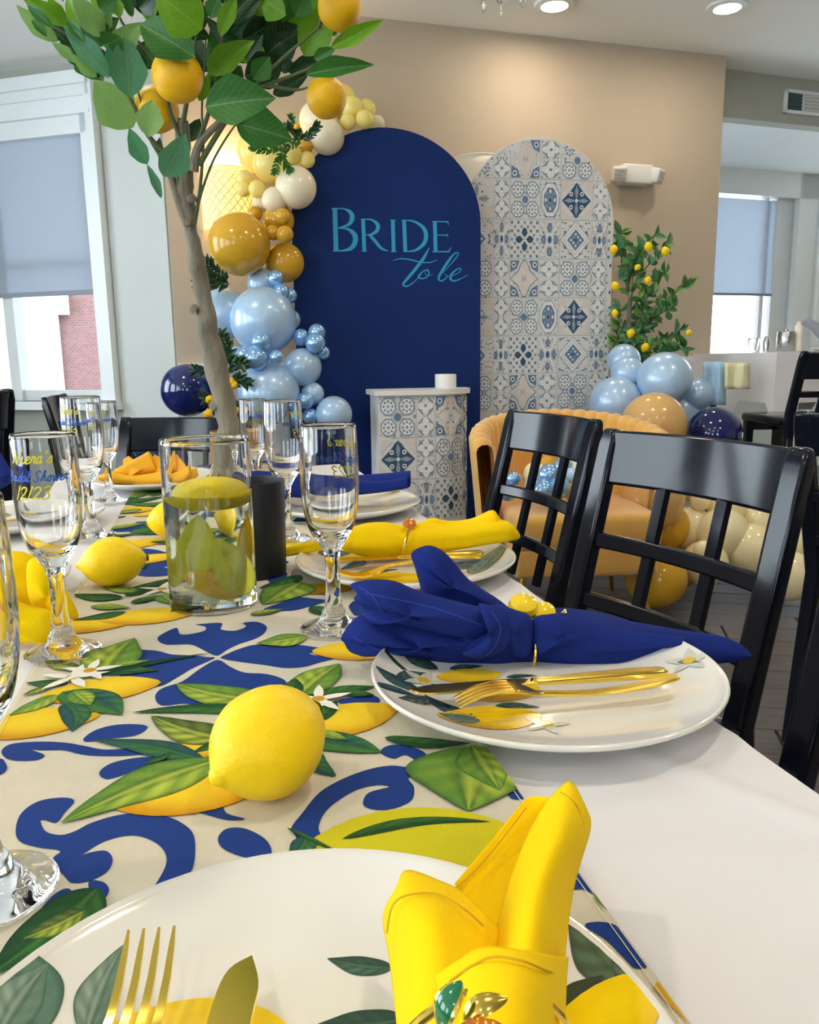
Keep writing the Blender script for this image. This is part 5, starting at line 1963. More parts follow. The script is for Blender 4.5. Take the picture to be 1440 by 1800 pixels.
LM = {'m': 'leaf_mid', 'd': 'leaf_dark', 'b': 'leaf_bright', 'p': 'leaf_pale', 'u': 'leaf_blue'}
la = lambda x, y: (x / 4 + 20, y / 4)
lb = lambda x, y: (x / 4 + 320, y / 4)
lv = []
for (f_, rows) in ((la, ((330, 290, 30, 40, 110, 'p'), (420, 170, 60, -30, 110, 'b'), (690, 550, 365, 175, 140, 'u'), (650, 555, 240, 120, 110, 'd'), (645, 260, 430, -30, 160, 'p'), (640, 330, 490, 150, 110, 'u'),
                         (450, 445, 285, 290, 70, 'p'), (645, 225, 695, 20, 80, 'p'), (385, 140, 250, -20, 80, 'b'), (770, 260, 640, 330, 170, 'm'), (725, 440, 900, 155, 170, 'p'), (835, 685, 800, 250, 230, 'u'),
                         (1295, 405, 890, 150, 270, 'm'), (860, 895, 580, 565, 270, 'p'), (965, 965, 990, 695, 170, 'p'), (1070, 1240, 1230, 950, 200, 'u'), (955, 1155, 825, 900, 120, 'u'), (1055, 1395, 955, 1150, 60, 'u'),
                         (1345, 205, 1005, -60, 300, 'b'), (1395, 265, 1130, 185, 100, 'd'), (500, 195, 380, -20, 90, 'b'), (700, 330, 590, 120, 110, 'm'), (745, 500, 690, 300, 120, 'u'), (1000, 480, 880, 320, 130, 'd'),
                         (1050, 1100, 1040, 970, 60, 'd'), (900, 60, 1020, -60, 150, 'd'), (620, 60, 740, -40, 110, 'm'), (560, 480, 330, 270, 110, 'd'), (600, 540, 420, 380, 80, 'p'), (300, 200, 100, 20, 70, 'm'), (420, 330, 220, 150, 70, 'd'), (520, 300, 380, 120, 70, 'm'), (560, 250, 470, 40, 70, 'd'), (250, 260, 140, 130, 60, 'm'), (760, 130, 720, -40, 80, 'b'), (850, 120, 800, -60, 60, 'm'))),
                   (lb, ((165, 755, 645, 680, 290, 'm'), (380, 870, 775, 975, 250, 'm'), (440, 540, 720, 420, 220, 'd'), (180, 515, 500, 285, 160, 'b'), (590, 390, 830, 180, 240, 'd'), (430, 280, 705, 115, 170, 'd'),
                         (860, 395, 1045, 25, 220, 'b'), (700, 200, 960, -40, 190, 'd'), (1045, 335, 1415, 140, 100, 'b'), (930, 415, 1080, 335, 80, 'm'), (870, 525, 1345, 445, 120, 'm'), (750, 510, 1060, 410, 100, 'd'),
                         (640, 665, 890, 520, 100, 'd'), (290, 290, 570, -40, 220, 'd'), (730, 110, 560, -10, 170, 'b'), (270, 260, 380, -40, 110, 'b'), (190, 690, 330, 470, 140, 'd'), (150, 210, 90, -20, 110, 'd'),
                         (720, 520, 745, 400, 110, 'd'), (120, 710, 185, 520, 80, 'b'), (40, 1000, 130, 830, 90, 'd'), (320, 620, 420, 460, 120, 'd'), (450, 420, 560, 250, 130, 'd'), (620, 340, 800, 240, 150, 'd'),
                         (500, 560, 620, 400, 140, 'm'), (1000, 560, 1180, 430, 70, 'm'), (800, 120, 880, -60, 140, 'm'), (200, 130, 260, -30, 110, 'm'), (480, 120, 620, -40, 170, 'd')))):
    for i, (bx, by, tx, ty, w, m) in enumerate(rows):
        b, e = f_(bx, by), f_(tx, ty)
        d0 = random.uniform(-0.08, 0.05) + (0.10 if m == 'd' else -0.02)
        P0 = tp(*b, d0)
        P1 = tp(*e, d0 + random.uniform(-0.03, 0.03))
        leaf(tree, P0, P1, w / 4 / F * P0.y * 1.02, LM[m], random.uniform(-0.35, 0.35))
# darker leaves filling the crown behind
rf = random.Random(5)
for i in range(44):
    px, py = rf.uniform(90, 600), rf.uniform(-20, 150)
    if abs(px - 330) > 150 and py > 110 or (py > 120 and 250 < px < 330):
        continue
    a = rf.uniform(-2.6, -0.5)
    P0 = tp(px, py, rf.uniform(0.02, 0.16))
    P1 = P0 + V((math.cos(a) * 0.10, rf.uniform(-0.03, 0.03), -math.sin(a) * 0.085))
    leaf(tree, P0, P1, rf.uniform(0.035, 0.06), rf.choice(('leaf_dark', 'leaf_dark', 'leaf_mid', 'leaf_bright')), rf.uniform(-0.8, 0.8))
# the crown goes on above the frame
for i in range(46):
    a = random.uniform(0, 2 * PI)
    px, py = random.uniform(80, 620), random.uniform(-260, -30)
    P0 = tp(px, py, random.uniform(-0.15, 0.2))
    P1 = P0 + V((math.cos(a) * 0.09, random.uniform(-0.05, 0.05), math.sin(a) * 0.06 + 0.04))
    leaf(tree, P0, P1, 0.05, random.choice(('leaf_mid', 'leaf_dark', 'leaf_bright', 'leaf_pale')), random.uniform(-0.8, 0.8))
for pts in (([(345, 60), (350, -80), (360, -240)]), ([(205, 0), (170, -120), (150, -240)]), ([(396, -10), (430, -120), (470, -240)]), ([(560, 50), (585, -40), (590, -180)])):
    mb = MB()
    mb.tube([tp(x, y, 0.0) for x, y in cr(pts, 4)], 0.004, 8)
    sub('branch', mb, 'twig', tree)
om = MB().lathe(cr([(0.0, -0.95), (0.25, -0.93), (0.62, -0.78), (0.9, -0.42), (1.0, 0.0), (0.9, 0.44), (0.62, 0.78), (0.25, 0.96), (0.08, 0.99), (0.0, 0.99)], 3), 36).mesh('orange', 'orange_skin')
for (x, y, r, dy) in ((312, 135, 41, -0.06), (276, 193, 36, 0.02), (597, 14, 35, -0.03), (574, 172, 33, -0.02)):
    c = tp(x, y, dy)
    rr_ = r / F * c.y
    inst('orange', om, tree, world_of(tree).inverted() @ Matrix.Translation(c) @ Matrix.Rotation(random.uniform(-0.5, 0.5), 4, 'Y') @ Matrix.Scale(rr_, 4))
MB().lathe([(0, 0.002), (0.055, 0.002), (0.055, 0.010), (0.045, 0.016), (0, 0.017)], 32).build('base', 'bark', tree)

pp = atz(398, 838, TZ)
tag(MB().lathe([(0, 0), (0.055, 0), (0.058, 0.002), (0.066, 0.09), (0.066, 0.095), (0.062, 0.095), (0.054, 0.01), (0, 0.01)], 40).build('planter', 'tan_pot'), 'small tan wooden planter behind the tree trunk', 'planter').location = (pp.x + 0.0, pp.y + 0.14, TZ + 0.0012)


# ------------------------------------------------------------------ backdrop arches
DA = V((math.cos(math.radians(11)), math.sin(math.radians(11)), 0))
NA = V((DA.y, -DA.x, 0))            # towards the room
C1 = aty(681, 600, 4.28)
C2 = aty(945, 600, 4.55)


def arch(name, label, cpt, xl, xr, ytop, yarc, m):
    a, b = onplane(xl, 500, cpt, NA), onplane(xr, 500, cpt, NA)
    hw = (b - a).dot(DA) / 2
    cc_ = (a + b) / 2
    xm = (xl + xr) / 2
    zt, zs = onplane(xm, ytop, cpt, NA).z, onplane(xm, yarc, cpt, NA).z
    c0 = V((cc_.x, cc_.y, 0))
    t = thing(name, label, 'backdrop', c0, math.atan2(DA.y, DA.x))
    ol = [V((-hw, 0, 0.0))] + [V((-hw, 0, 0.0)), V((hw, 0, 0.0))][1:]
    for i in range(41):
        th = PI * i / 40
        ol.append(V((hw * math.cos(th), 0, zs + (zt - zs) * math.sin(th))))
    mb = MB()
    mb.prism(ol, V((0, 0.03, 0)))
    o = mb.build('panel', m, t, smooth=False)
    b_ = o.modifiers.new('bevel', 'BEVEL')
    b_.width = 0.006
    b_.segments = 3
    b_.limit_method = 'ANGLE'
    MB().box((0, 0.085, 0.02), (hw * 0.7, 0.05, 0.015)).build('foot', 'black_matte', t, smooth=False)
    MB().beam((0, 0.045, 1.3), (0, 0.12, 0.03), 0.04, 0.02, (1, 0, 0)).build('brace', 'black_matte', t, smooth=False)
    return t, c0, hw, zs, zt


t1, c01, hw1, zs1, zt1 = arch('arch_backdrop', 'tall navy arch panel lettered Bride to be', C1, 517, 845, 224, 392, 'arch_navy')
t2, c02, hw2, zs2, zt2 = arch('arch_backdrop', 'arch panel printed with blue and white tiles', C2, 815, 1075, 242, 392, 'arch_print')

zf = lambda x, y: (x / 4.8 + 560, y / 4.8 + 340)
INV1 = world_of(t1).inverted()


def sign(strokes, name):
    mb = MB()
    for k, (pts, w, sm) in enumerate(strokes):
        rb = ribbon2(pts, w, sm)
        vs, fs = [], []
        for (l, r) in rb:
            for p_ in (l, r):
                wp = onplane(*zf(*p_), c01 + NA * (0.0012 + 0.0001 * k), NA)
                vs.append(INV1 @ wp)
        for i in range(len(rb) - 1):
            fs.append((2 * i, 2 * i + 1, 2 * i + 3, 2 * i + 2))
        mb.add(vs, fs)
    o = mb.build(name, 'sign_teal', t1, smooth=False)
    return o


sign([([(138, 124), (148, 486)], 40, 1), ([(105, 126), (150, 127)], [6, 12], 1), ([(118, 486), (160, 486)], [8, 10], 1), ([(140, 128), (215, 130), (270, 160), (284, 210), (255, 262), (165, 293)], [10, 12, 32, 40, 26, 8], 6),
      ([(165, 293), (245, 300), (302, 345), (310, 405), (275, 462), (205, 483), (140, 483)], [8, 20, 40, 44, 34, 16, 10], 6)], 'letter_b')
sign([([(376, 216), (387, 488)], 32, 1), ([(354, 218), (385, 219)], [6, 10], 1), ([(364, 488), (408, 488)], [8, 8], 1), ([(375, 219), (445, 222), (498, 262), (494, 312), (450, 344), (398, 350)], [8, 14, 32, 32, 20, 6], 6),
      ([(430, 345), (480, 405), (530, 462), (590, 488)], [26, 28, 24, 6], 6)], 'letter_r')
sign([([(627, 224), (634, 492)], 32, 1), ([(605, 224), (655, 226)], 8, 1), ([(612, 491), (658, 491)], 8, 1)], 'letter_i')
sign([([(722, 224), (733, 492)], 32, 1), ([(698, 225), (735, 226)], 8, 1), ([(715, 228), (800, 234), (880, 284), (908, 352), (890, 422), (830, 474), (770, 489), (715, 490)], [8, 16, 30, 34, 32, 22, 12, 8], 6)], 'letter_d')
sign([([(982, 234), (988, 492)], 32, 1), ([(958, 236), (1097, 240)], [8, 12], 1), ([(1092, 238), (1096, 268)], [12, 4], 1), ([(985, 351), (1092, 353)], [8, 10], 1), ([(1088, 338), (1090, 368)], [6, 6], 1), ([(960, 492), (1104, 491)], [8, 12], 1), ([(1098, 494), (1118, 454)], [14, 4], 1)], 'letter_e')
sign([([(630, 566), (690, 551), (770, 558), (860, 580), (940, 582), (1002, 560)], [4, 9, 10, 10, 9, 4], 6), ([(934, 458), (885, 548), (805, 655), (730, 742), (716, 772), (745, 784), (800, 752), (850, 702)], [8, 26, 26, 22, 14, 12, 8, 5], 6),
      ([(930, 640), (885, 655), (846, 700), (868, 718), (915, 705), (934, 665), (905, 650), (900, 680), (930, 694), (968, 682)], [6, 10, 16, 12, 10, 12, 6, 6, 6, 4], 6)], 'script_to')
sign([([(1025, 690), (1085, 632), (1160, 545), (1180, 506), (1150, 506), (1090, 580), (1022, 690), (1016, 728), (1045, 736), (1085, 702), (1066, 680)], [5, 7, 9, 9, 12, 22, 22, 14, 12, 9, 5], 6),
      ([(1085, 702), (1130, 696), (1185, 665), (1204, 640), (1180, 634), (1130, 672), (1112, 715), (1142, 738), (1200, 720), (1266, 684)], [5, 6, 8, 9, 9, 18, 18, 14, 8, 4], 6)], 'script_be')

# ---- the tile print, tile by tile
TLN, TDK, TMD, TLT, TCR, TSL = lin((112, 132, 148)), lin((52, 84, 114)), lin((142, 160, 174)), lin((232, 232, 230)), lin((222, 214, 206)), lin((104, 130, 162))


class Tile:
    """collects flat printed shapes in tile coordinates (-0.5..0.5) and maps them on a surface"""
    def __init__(s, fmap, inside):
        s.mb = MB()
        s.fm = fmap
        s.ins = inside
        s.lv = 0

    def poly(s, pts, col):
        s.lv += 1
        if not all(s.ins(*p) for p in pts):
            return
        s.mb.poly([s.fm(x, y, s.lv) for x, y in pts], col)

    def ngon(s, cx, cy, r, n, col, a0=0.0, ry=None):
        ry = ry or r
        s.poly([(cx + r * math.cos(a0 + 2 * PI * i / n), cy + ry * math.sin(a0 + 2 * PI * i / n)) for i in range(n)], col)

    def bar(s, a, b, w, col):
        L_ = math.hypot(b[0] - a[0], b[1] - a[1])
        nx, ny = -(b[1] - a[1]) / L_ * w / 2, (b[0] - a[0]) / L_ * w / 2
        for i in range(3):
            p = (a[0] + (b[0] - a[0]) * i / 3, a[1] + (b[1] - a[1]) * i / 3)
            q = (a[0] + (b[0] - a[0]) * (i + 1) / 3, a[1] + (b[1] - a[1]) * (i + 1) / 3)
            s.poly([(p[0] + nx, p[1] + ny), (q[0] + nx, q[1] + ny), (q[0] - nx, q[1] - ny), (p[0] - nx, p[1] - ny)], col)

    def quatre(s, cx, cy, r, cp, cc):
        for k in range(4):
            a = k * PI / 2
            s.ngon(cx + r * 0.55 * math.cos(a), cy + r * 0.55 * math.sin(a), r * 0.42, 8, cp)
        s.ngon(cx, cy, r * 0.16, 6, cc)

    def fuss(s, rnd, n, cols, box=0.48):
        for i in range(n):
            x, y = rnd.uniform(0, box), rnd.uniform(0, box)
            w, h, c = rnd.uniform(0.012, 0.035), rnd.uniform(0.012, 0.035), rnd.choice(cols)
            k = rnd.random() < 0.5
            for sx in (-1, 1):
                for sy in (-1, 1):
                    if k:
                        s.ngon(sx * x, sy * y, w, 5, c)
                    else:
                        s.poly([(sx * x - w, sy * y - h * 0.4), (sx * x + w, sy * y - h * 0.4), (sx * x + w, sy * y + h * 0.4), (sx * x - w, sy * y + h * 0.4)], c)


def d_star(T, r):
    T.fuss(r, 5, (TMD, TLN))
    for sx in (-1, 1):
        for sy in (-1, 1):
            T.poly([(sx * 0.48, sy * 0.48), (sx * 0.12, sy * 0.48), (sx * 0.48, sy * 0.12)], TCR)
    T.poly([(0.46, 0), (0.24, 0.2), (0.2, 0.24), (0, 0.46), (-0.2, 0.24), (-0.24, 0.2), (-0.46, 0), (-0.24, -0.2), (-0.2, -0.24), (0, -0.46), (0.2, -0.24), (0.24, -0.2)], TDK)
    for k in range(4):
        a = k * PI / 2
        e, f_ = math.cos(a), math.sin(a)
        T.poly([(e * 0.06 - f_ * 0.02, f_ * 0.06 + e * 0.02), (e * 0.24 - f_ * 0.06, f_ * 0.24 + e * 0.06), (e * 0.4, f_ * 0.4), (e * 0.24 + f_ * 0.06, f_ * 0.24 - e * 0.06), (e * 0.06 + f_ * 0.02, f_ * 0.06 - e * 0.02)], TMD)
        x, y = 0.17 * (e - f_), 0.17 * (f_ + e)
        T.ngon(x, y, 0.06, 10, TLT)
        T.ngon(x, y, 0.03, 8, TDK)
    T.ngon(0, 0, 0.05, 8, TLT)


def d_frame(T, r):
    T.fuss(r, 26, (TLN, TDK, TMD, TSL))
    T.poly([(0.49, 0), (0, 0.49), (-0.49, 0), (0, -0.49)], TLN)
    T.poly([(0.47, 0), (0, 0.47), (-0.47, 0), (0, -0.47)], TLT)
    T.poly([(0.38, 0), (0, 0.38), (-0.38, 0), (0, -0.38)], TMD)
    T.poly([(0.36, 0), (0, 0.36), (-0.36, 0), (0, -0.36)], TLT)
    T.poly([(0.28, 0), (0, 0.28), (-0.28, 0), (0, -0.28)], TSL)
    for i in range(-3, 4):
        for j in range(-3, 4):
            if abs(i) + abs(j) <= 3 and (i + j) % 2 == 0:
                T.ngon(i * 0.075, j * 0.075, 0.034, 6, TLT if (i + j) % 4 else TMD)
    T.ngon(0, 0, 0.04, 6, TDK)


def d_quat(T, r):
    for i in range(-4, 5):
        for j in range(-4, 5):
            if (i + j) % 2 == 0 and math.hypot(i, j) > 2.2:
                T.ngon(i * 0.108, j * 0.108, 0.05, 5, TLN if (i * j) % 3 else TMD)
    for k in range(4):
        a = k * PI / 2
        e, f_ = math.cos(a), math.sin(a)
        T.poly([(e * 0.05, f_ * 0.05), (e * 0.16 - f_ * 0.1, f_ * 0.16 + e * 0.1), (e * 0.26 - f_ * 0.07, f_ * 0.26 + e * 0.07), (e * 0.31, f_ * 0.31), (e * 0.26 + f_ * 0.07, f_ * 0.26 - e * 0.07), (e * 0.16 + f_ * 0.1, f_ * 0.16 - e * 0.1)], TDK)
    T.ngon(0, 0, 0.04, 8, TCR)


def d_plain(T, r):
    T.fuss(r, 14, (TMD, TLN))
    for sx in (-1, 1):
        for sy in (-1, 1):
            T.poly([(sx * 0.47, sy * 0.47), (sx * 0.16, sy * 0.47), (sx * 0.26, sy * 0.26), (sx * 0.47, sy * 0.16)], TSL)
            T.ngon(sx * 0.36, sy * 0.36, 0.075, 10, TLT)
            T.ngon(sx * 0.36, sy * 0.36, 0.04, 8, TDK)
    T.poly([(0.49, 0), (0.22, 0.20), (0.06, 0.49), (-0.06, 0.49), (-0.22, 0.20), (-0.49, 0), (-0.22, -0.20), (-0.06, -0.49), (0.06, -0.49), (0.22, -0.20)], TLN)
    T.poly([(0.46, 0), (0.2, 0.18), (0.05, 0.46), (-0.05, 0.46), (-0.2, 0.18), (-0.46, 0), (-0.2, -0.18), (-0.05, -0.46), (0.05, -0.46), (0.2, -0.18)], TCR)
    for x in (-0.05, 0.05):
        T.bar((x, -0.08), (x, 0.08), 0.02, TMD)
    T.bar((-0.05, 0), (0.05, 0), 0.02, TMD)


def d_oct(T, r):
    T.fuss(r, 24, (TLN, TDK, TMD, TSL))
    T.ngon(0, 0, 0.47, 8, TLN, PI / 8)
    T.ngon(0, 0, 0.45, 8, TLT, PI / 8)
    T.ngon(0, 0, 0.34, 8, TSL, PI / 8)
    for k in range(8):
        a = k * PI / 4
        T.ngon(0.22 * math.cos(a), 0.22 * math.sin(a), 0.055, 6, TMD if k % 2 else TLT)
    T.ngon(0, 0, 0.12, 8, TMD)
    T.ngon(0, 0, 0.065, 8, TDK)


def d_spoke(T, r):
    T.fuss(r, 34, (TLN, TSL, TMD, TDK))
    for k in range(4):
        a = k * PI / 2 + PI / 4
        T.bar((0.12 * math.cos(a), 0.12 * math.sin(a)), (0.62 * math.cos(a), 0.62 * math.sin(a)), 0.075, TLT)
        b = k * PI / 2
        T.ngon(0.32 * math.cos(b), 0.32 * math.sin(b), 0.12, 6, TSL)
        T.ngon(0.32 * math.cos(b), 0.32 * math.sin(b), 0.06, 6, TMD)
    T.ngon(0, 0, 0.17, 12, TLT)
    T.ngon(0, 0, 0.11, 12, TSL)
    T.ngon(0, 0, 0.06, 8, TDK)


def d_small(T, r):
    T.fuss(r, 18, (TLN, TSL, TMD))
    for (cx, cy) in ((0, 0.25), (0, -0.25)):
        T.ngon(cx, cy, 0.44, 8, TLN, PI / 8, 0.22)
        T.ngon(cx, cy, 0.4, 10, TMD, 0, 0.2)
        for k in range(4):
            a = k * PI / 2
            T.ngon(cx + 0.24 * math.cos(a), cy + 0.12 * math.sin(a), 0.19, 8, TLT, 0, 0.095)
        T.ngon(cx, cy, 0.07, 6, TLN, 0, 0.035)


def d_scal(T, r):
    T.fuss(r, 20, (TLN, TSL, TMD))
    for sx in (-1, 1):
        for sy in (-1, 1):
            T.ngon(sx * 0.25, sy * 0.25, 0.23, 8, TMD, PI / 8)
            T.ngon(sx * 0.25, sy * 0.25, 0.19, 8, TLT, PI / 8)
            for k in range(8):
                T.ngon(sx * 0.25 + 0.12 * math.cos(k * PI / 4), sy * 0.25 + 0.12 * math.sin(k * PI / 4), 0.032, 5, TLN if k % 2 else TSL)
            T.ngon(sx * 0.25, sy * 0.25, 0.04, 6, TMD)
    T.ngon(0, 0, 0.1, 8, TSL)


def tiles(parent, fworld, inside, W, z0, z1, x_start, row_h, ystart, name='printed_tile'):
    """columns of alternating width over a surface of width W"""
    colsW = (0.184, 0.092, 0.168, 0.116)
    seqs = ((d_scal, d_star, d_frame), (d_small, d_small, d_spoke), (d_plain, d_scal, d_quat), (d_small, d_oct, d_spoke))
    x = x_start
    ci = 0
    rnd = random.Random(3)
    while x < W:
        cw = colsW[ci % 4]
        z = ystart
        ri = 0
        while z + row_h > z0:
            fn = seqs[ci % 4][ri % 3]
            cx, cz = x + cw / 2, z + row_h / 2
            fm = lambda u, v, l: fworld(cx + u * cw * 0.985, cz + v * row_h * 0.985, 0.0006 + 0.00002 * l)
            ins = lambda u, v: inside(cx + u * cw, cz + v * row_h)
            T = Tile(fm, ins)
            for (e0, e1) in (((-.5, -.5), (.5, -.5)), ((-.5, .5), (-.5, -.5))):
                T.bar(e0, e1, 0.012, TMD)
            fn(T, rnd)
            if T.mb.f:
                T.mb.build(name, 'tile_print', parent, smooth=False, vcol=True)
            z -= row_h
            ri += 1
        x += cw
        ci += 1


def in_arch2(x, z):
    if z < 0.02 or abs(x) > hw2 - 0.004:
        return False
    if z > zs2:
        return (x / hw2) ** 2 + ((z - zs2) / (zt2 - zs2)) ** 2 < 0.985
    return True


tiles(t2, lambda x, z, l: V((x, -l, z)), in_arch2, hw2, 0.55, zt2, -hw2 - 0.02, 0.204, zt2 - 0.21)

# ---- tile plinth in front of the navy arch
CP = aty(750, 760, 3.9)
pa, pb = onplane(666, 760, CP, NA), onplane(836, 760, CP, NA)
pw = (pb - pa).length
c0 = (pa + pb) / 2
ph = onplane(750, 694, CP, NA).z
pt = thing('plinth', 'half-round display plinth printed with tiles, white top board', 'plinth', (c0.x, c0.y, 0), math.atan2(DA.y, DA.x))
# plan: flat front at the left, rounding away at the right
plan = [(-pw / 2, 0.26), (-pw / 2, 0.0)]
N_ = 20
ra = pw * 0.42
plan += [(pw / 2 - ra + ra * math.sin(PI / 2 * i / N_), ra - ra * math.cos(PI / 2 * i / N_)) for i in range(N_ + 1)]
plan += [(pw / 2, 0.26)] if ra < 0.26 else []
MB().prism([V((x, y, 0)) for x, y in plan], V((0, 0, ph))).build('body', 'arch_print', pt, ang=30)
front = plan[1:]
cum = [0.0]
for (a, b) in zip(front, front[1:]):
    cum.append(cum[-1] + math.hypot(b[0] - a[0], b[1] - a[1]))


def onfront(s, z, l):
    s = min(max(s, 0), cum[-1] - 1e-6)
    for i in range(len(cum) - 1):
        if cum[i] <= s <= cum[i + 1]:
            u = (s - cum[i]) / (cum[i + 1] - cum[i])
            x = front[i][0] + (front[i + 1][0] - front[i][0]) * u
            y = front[i][1] + (front[i + 1][1] - front[i][1]) * u
            dx, dy = front[i + 1][0] - front[i][0], front[i + 1][1] - front[i][1]
            q = math.hypot(dx, dy)
            return V((x + dy / q * (l + 0.0012), y - dx / q * (l + 0.0012), z))


tiles(pt, onfront, lambda s, z: 0.003 < s < cum[-1] and 0.02 < z < ph - 0.003, cum[-1], 0.25, ph, 0.0, 0.204, ph - 0.204)
top = [(-pw / 2 - 0.02, 0.27), (-pw / 2 - 0.02, -0.02)] + [(pw / 2 - ra + (ra + 0.02) * math.sin(PI / 2 * i / N_), ra - (ra + 0.02) * math.cos(PI / 2 * i / N_)) for i in range(N_ + 1)] + [(pw / 2 + 0.02, 0.27)]
MB().prism([V((x, y, ph)) for x, y in top], V((0, 0, 0.024))).build('top_board', 'board_white', pt, ang=30)
p = world_of(pt) @ V((pw * 0.25, 0.12, ph + 0.0245))
tag(MB().lathe([(0, 0), (0.051, 0), (0.053, 0.003), (0.053, 0.066), (0.050, 0.07), (0.044, 0.07), (0.042, 0.062), (0, 0.062)], 40).build('pillar_candle', 'board_white'), 'short white pillar candle on the tile plinth', 'candle').location = p


# ------------------------------------------------------------------ mustard armchair
AC = atz(1010, 900, 0.44)
ac = thing('armchair', 'mustard velvet armchair with channel-tufted back and gold legs', 'armchair', (AC.x + 0.02, AC.y + 0.22, 0), math.radians(4))
HW_, DP = 0.32, 0.28
N_ = 24
for i in range(N_):
    def shell(u):
        """U-shaped plan: u 0 left arm front ... 1 right arm front"""
        a = PI * 1.12 * u - PI * 0.06
        return V((-HW_ * math.cos(a), -0.02 + DP * 1.15 * math.sin(a), 0))
    u0, u1 = i / N_, (i + 1) / N_
    mb = MB()
    rows = []
    zt_ = lambda u: 0.66 + 0.10 * math.sin(PI * min(1, max(0, u))) ** 0.7
    for j in range(9):
        q = j / 8
        row = []
        for k in range(7):
            u = u0 + (u1 - u0) * k / 6
            c = shell(u)
            nrm = V((c.x / HW_ ** 2, (c.y + 0.02) / (DP * 1.15) ** 2, 0)).normalized()
            bulge = 0.008 * math.sin(PI * k / 6)
            flare = 1.0 + 0.14 * q
            z = 0.22 + (zt_(u) - 0.22) * q
            row.append(V((c.x * flare, c.y * flare, z)) - nrm * (0.035 + bulge))
        rows.append(row)
    # rounded top over to the outer side
    for j in range(1, 6):
        th = PI * j / 5
        row = []
        for k in range(7):
            u = u0 + (u1 - u0) * k / 6
            c = shell(u)
            nrm = V((c.x / HW_ ** 2, (c.y + 0.02) / (DP * 1.15) ** 2, 0)).normalized()
            bulge = 0.008 * math.sin(PI * k / 6)
            w = 0.035 + bulge
            row.append(V((c.x * 1.14, c.y * 1.14, zt_(u))) - nrm * (w * math.cos(th)) + V((0, 0, (0.03 + bulge) * math.sin(th))))
        rows.append(row)
    for j in range(1, 7):
        q = 1 - j / 6
        row = []
        for k in range(7):
            u = u0 + (u1 - u0) * k / 6
            c = shell(u)
            nrm = V((c.x / HW_ ** 2, (c.y + 0.02) / (DP * 1.15) ** 2, 0)).normalized()
            flare = 1.0 + 0.14 * q
            row.append(V((c.x * flare, c.y * flare, 0.22 + (zt_(u) - 0.22) * q)) + nrm * (0.035 + 0.008 * math.sin(PI * k / 6)))
        rows.append(row)
    mb.grid(rows)
    mb.build('channel', 'velvet', ac, ang=80)
MB().rbox((0, -0.03, 0.375), (HW_ - 0.04, 0.27, 0.065), 0.03).build('seat_cushion', 'velvet', ac)
MB().rbox((0, -0.03, 0.255), (HW_ - 0.045, 0.26, 0.055), 0.02).build('seat_base', 'velvet', ac)
for sx in (-1, 1):
    for sy in (-1, 1):
        MB().tube([(sx * 0.23, -0.03 + sy * 0.2, 0.21), (sx * 0.26, -0.03 + sy * 0.23, 0.0)], [0.014, 0.009], 12).build('leg', 'gold_soft', ac)

# ------------------------------------------------------------------ balloons
bprof = cr([(0.0, -1.16), (0.05, -1.15), (0.03, -1.08), (0.10, -1.03), (0.42, -0.9), (0.78, -0.6), (0.97, -0.2), (1.0, 0.1), (0.93, 0.42), (0.72, 0.72), (0.4, 0.93), (0.15, 0.99), (0.0, 1.0)], 2)
BME = {k: MB().lathe(bprof, 28).mesh('balloon_' + k, 'balloon_' + k) for k in ('lemon', 'ivory', 'cream', 'mustard', 'tan', 'pearl', 'chrome', 'navy')}
CNAME = {'lemon': 'pale yellow', 'ivory': 'ivory white', 'cream': 'cream', 'mustard': 'mustard yellow', 'tan': 'tan', 'pearl': 'pearl blue', 'chrome': 'shiny light blue', 'navy': 'navy'}


def balloon(px, py, r, kind, Y, where, size, group):
    c = aty(px, py, Y)
    rr_ = r / F * (c - CAM).dot(FW)
    o = bpy.data.objects.new('balloon', BME[kind])
    COL.objects.link(o)
    # knot points away from the viewer, into the cluster
    d = (c - CAM).normalized() + V((random.uniform(-.5, .5), 0, random.uniform(-.4, .3)))
    d.normalize()
    o.matrix_basis = Matrix.Translation(c) @ (-d).to_track_quat('Z', 'Y').to_matrix().to_4x4() @ Matrix.Scale(rr_, 4)
    return tag(o, (size + ' ' + CNAME[kind] + ' balloon ' + where).strip(), 'balloon', group)


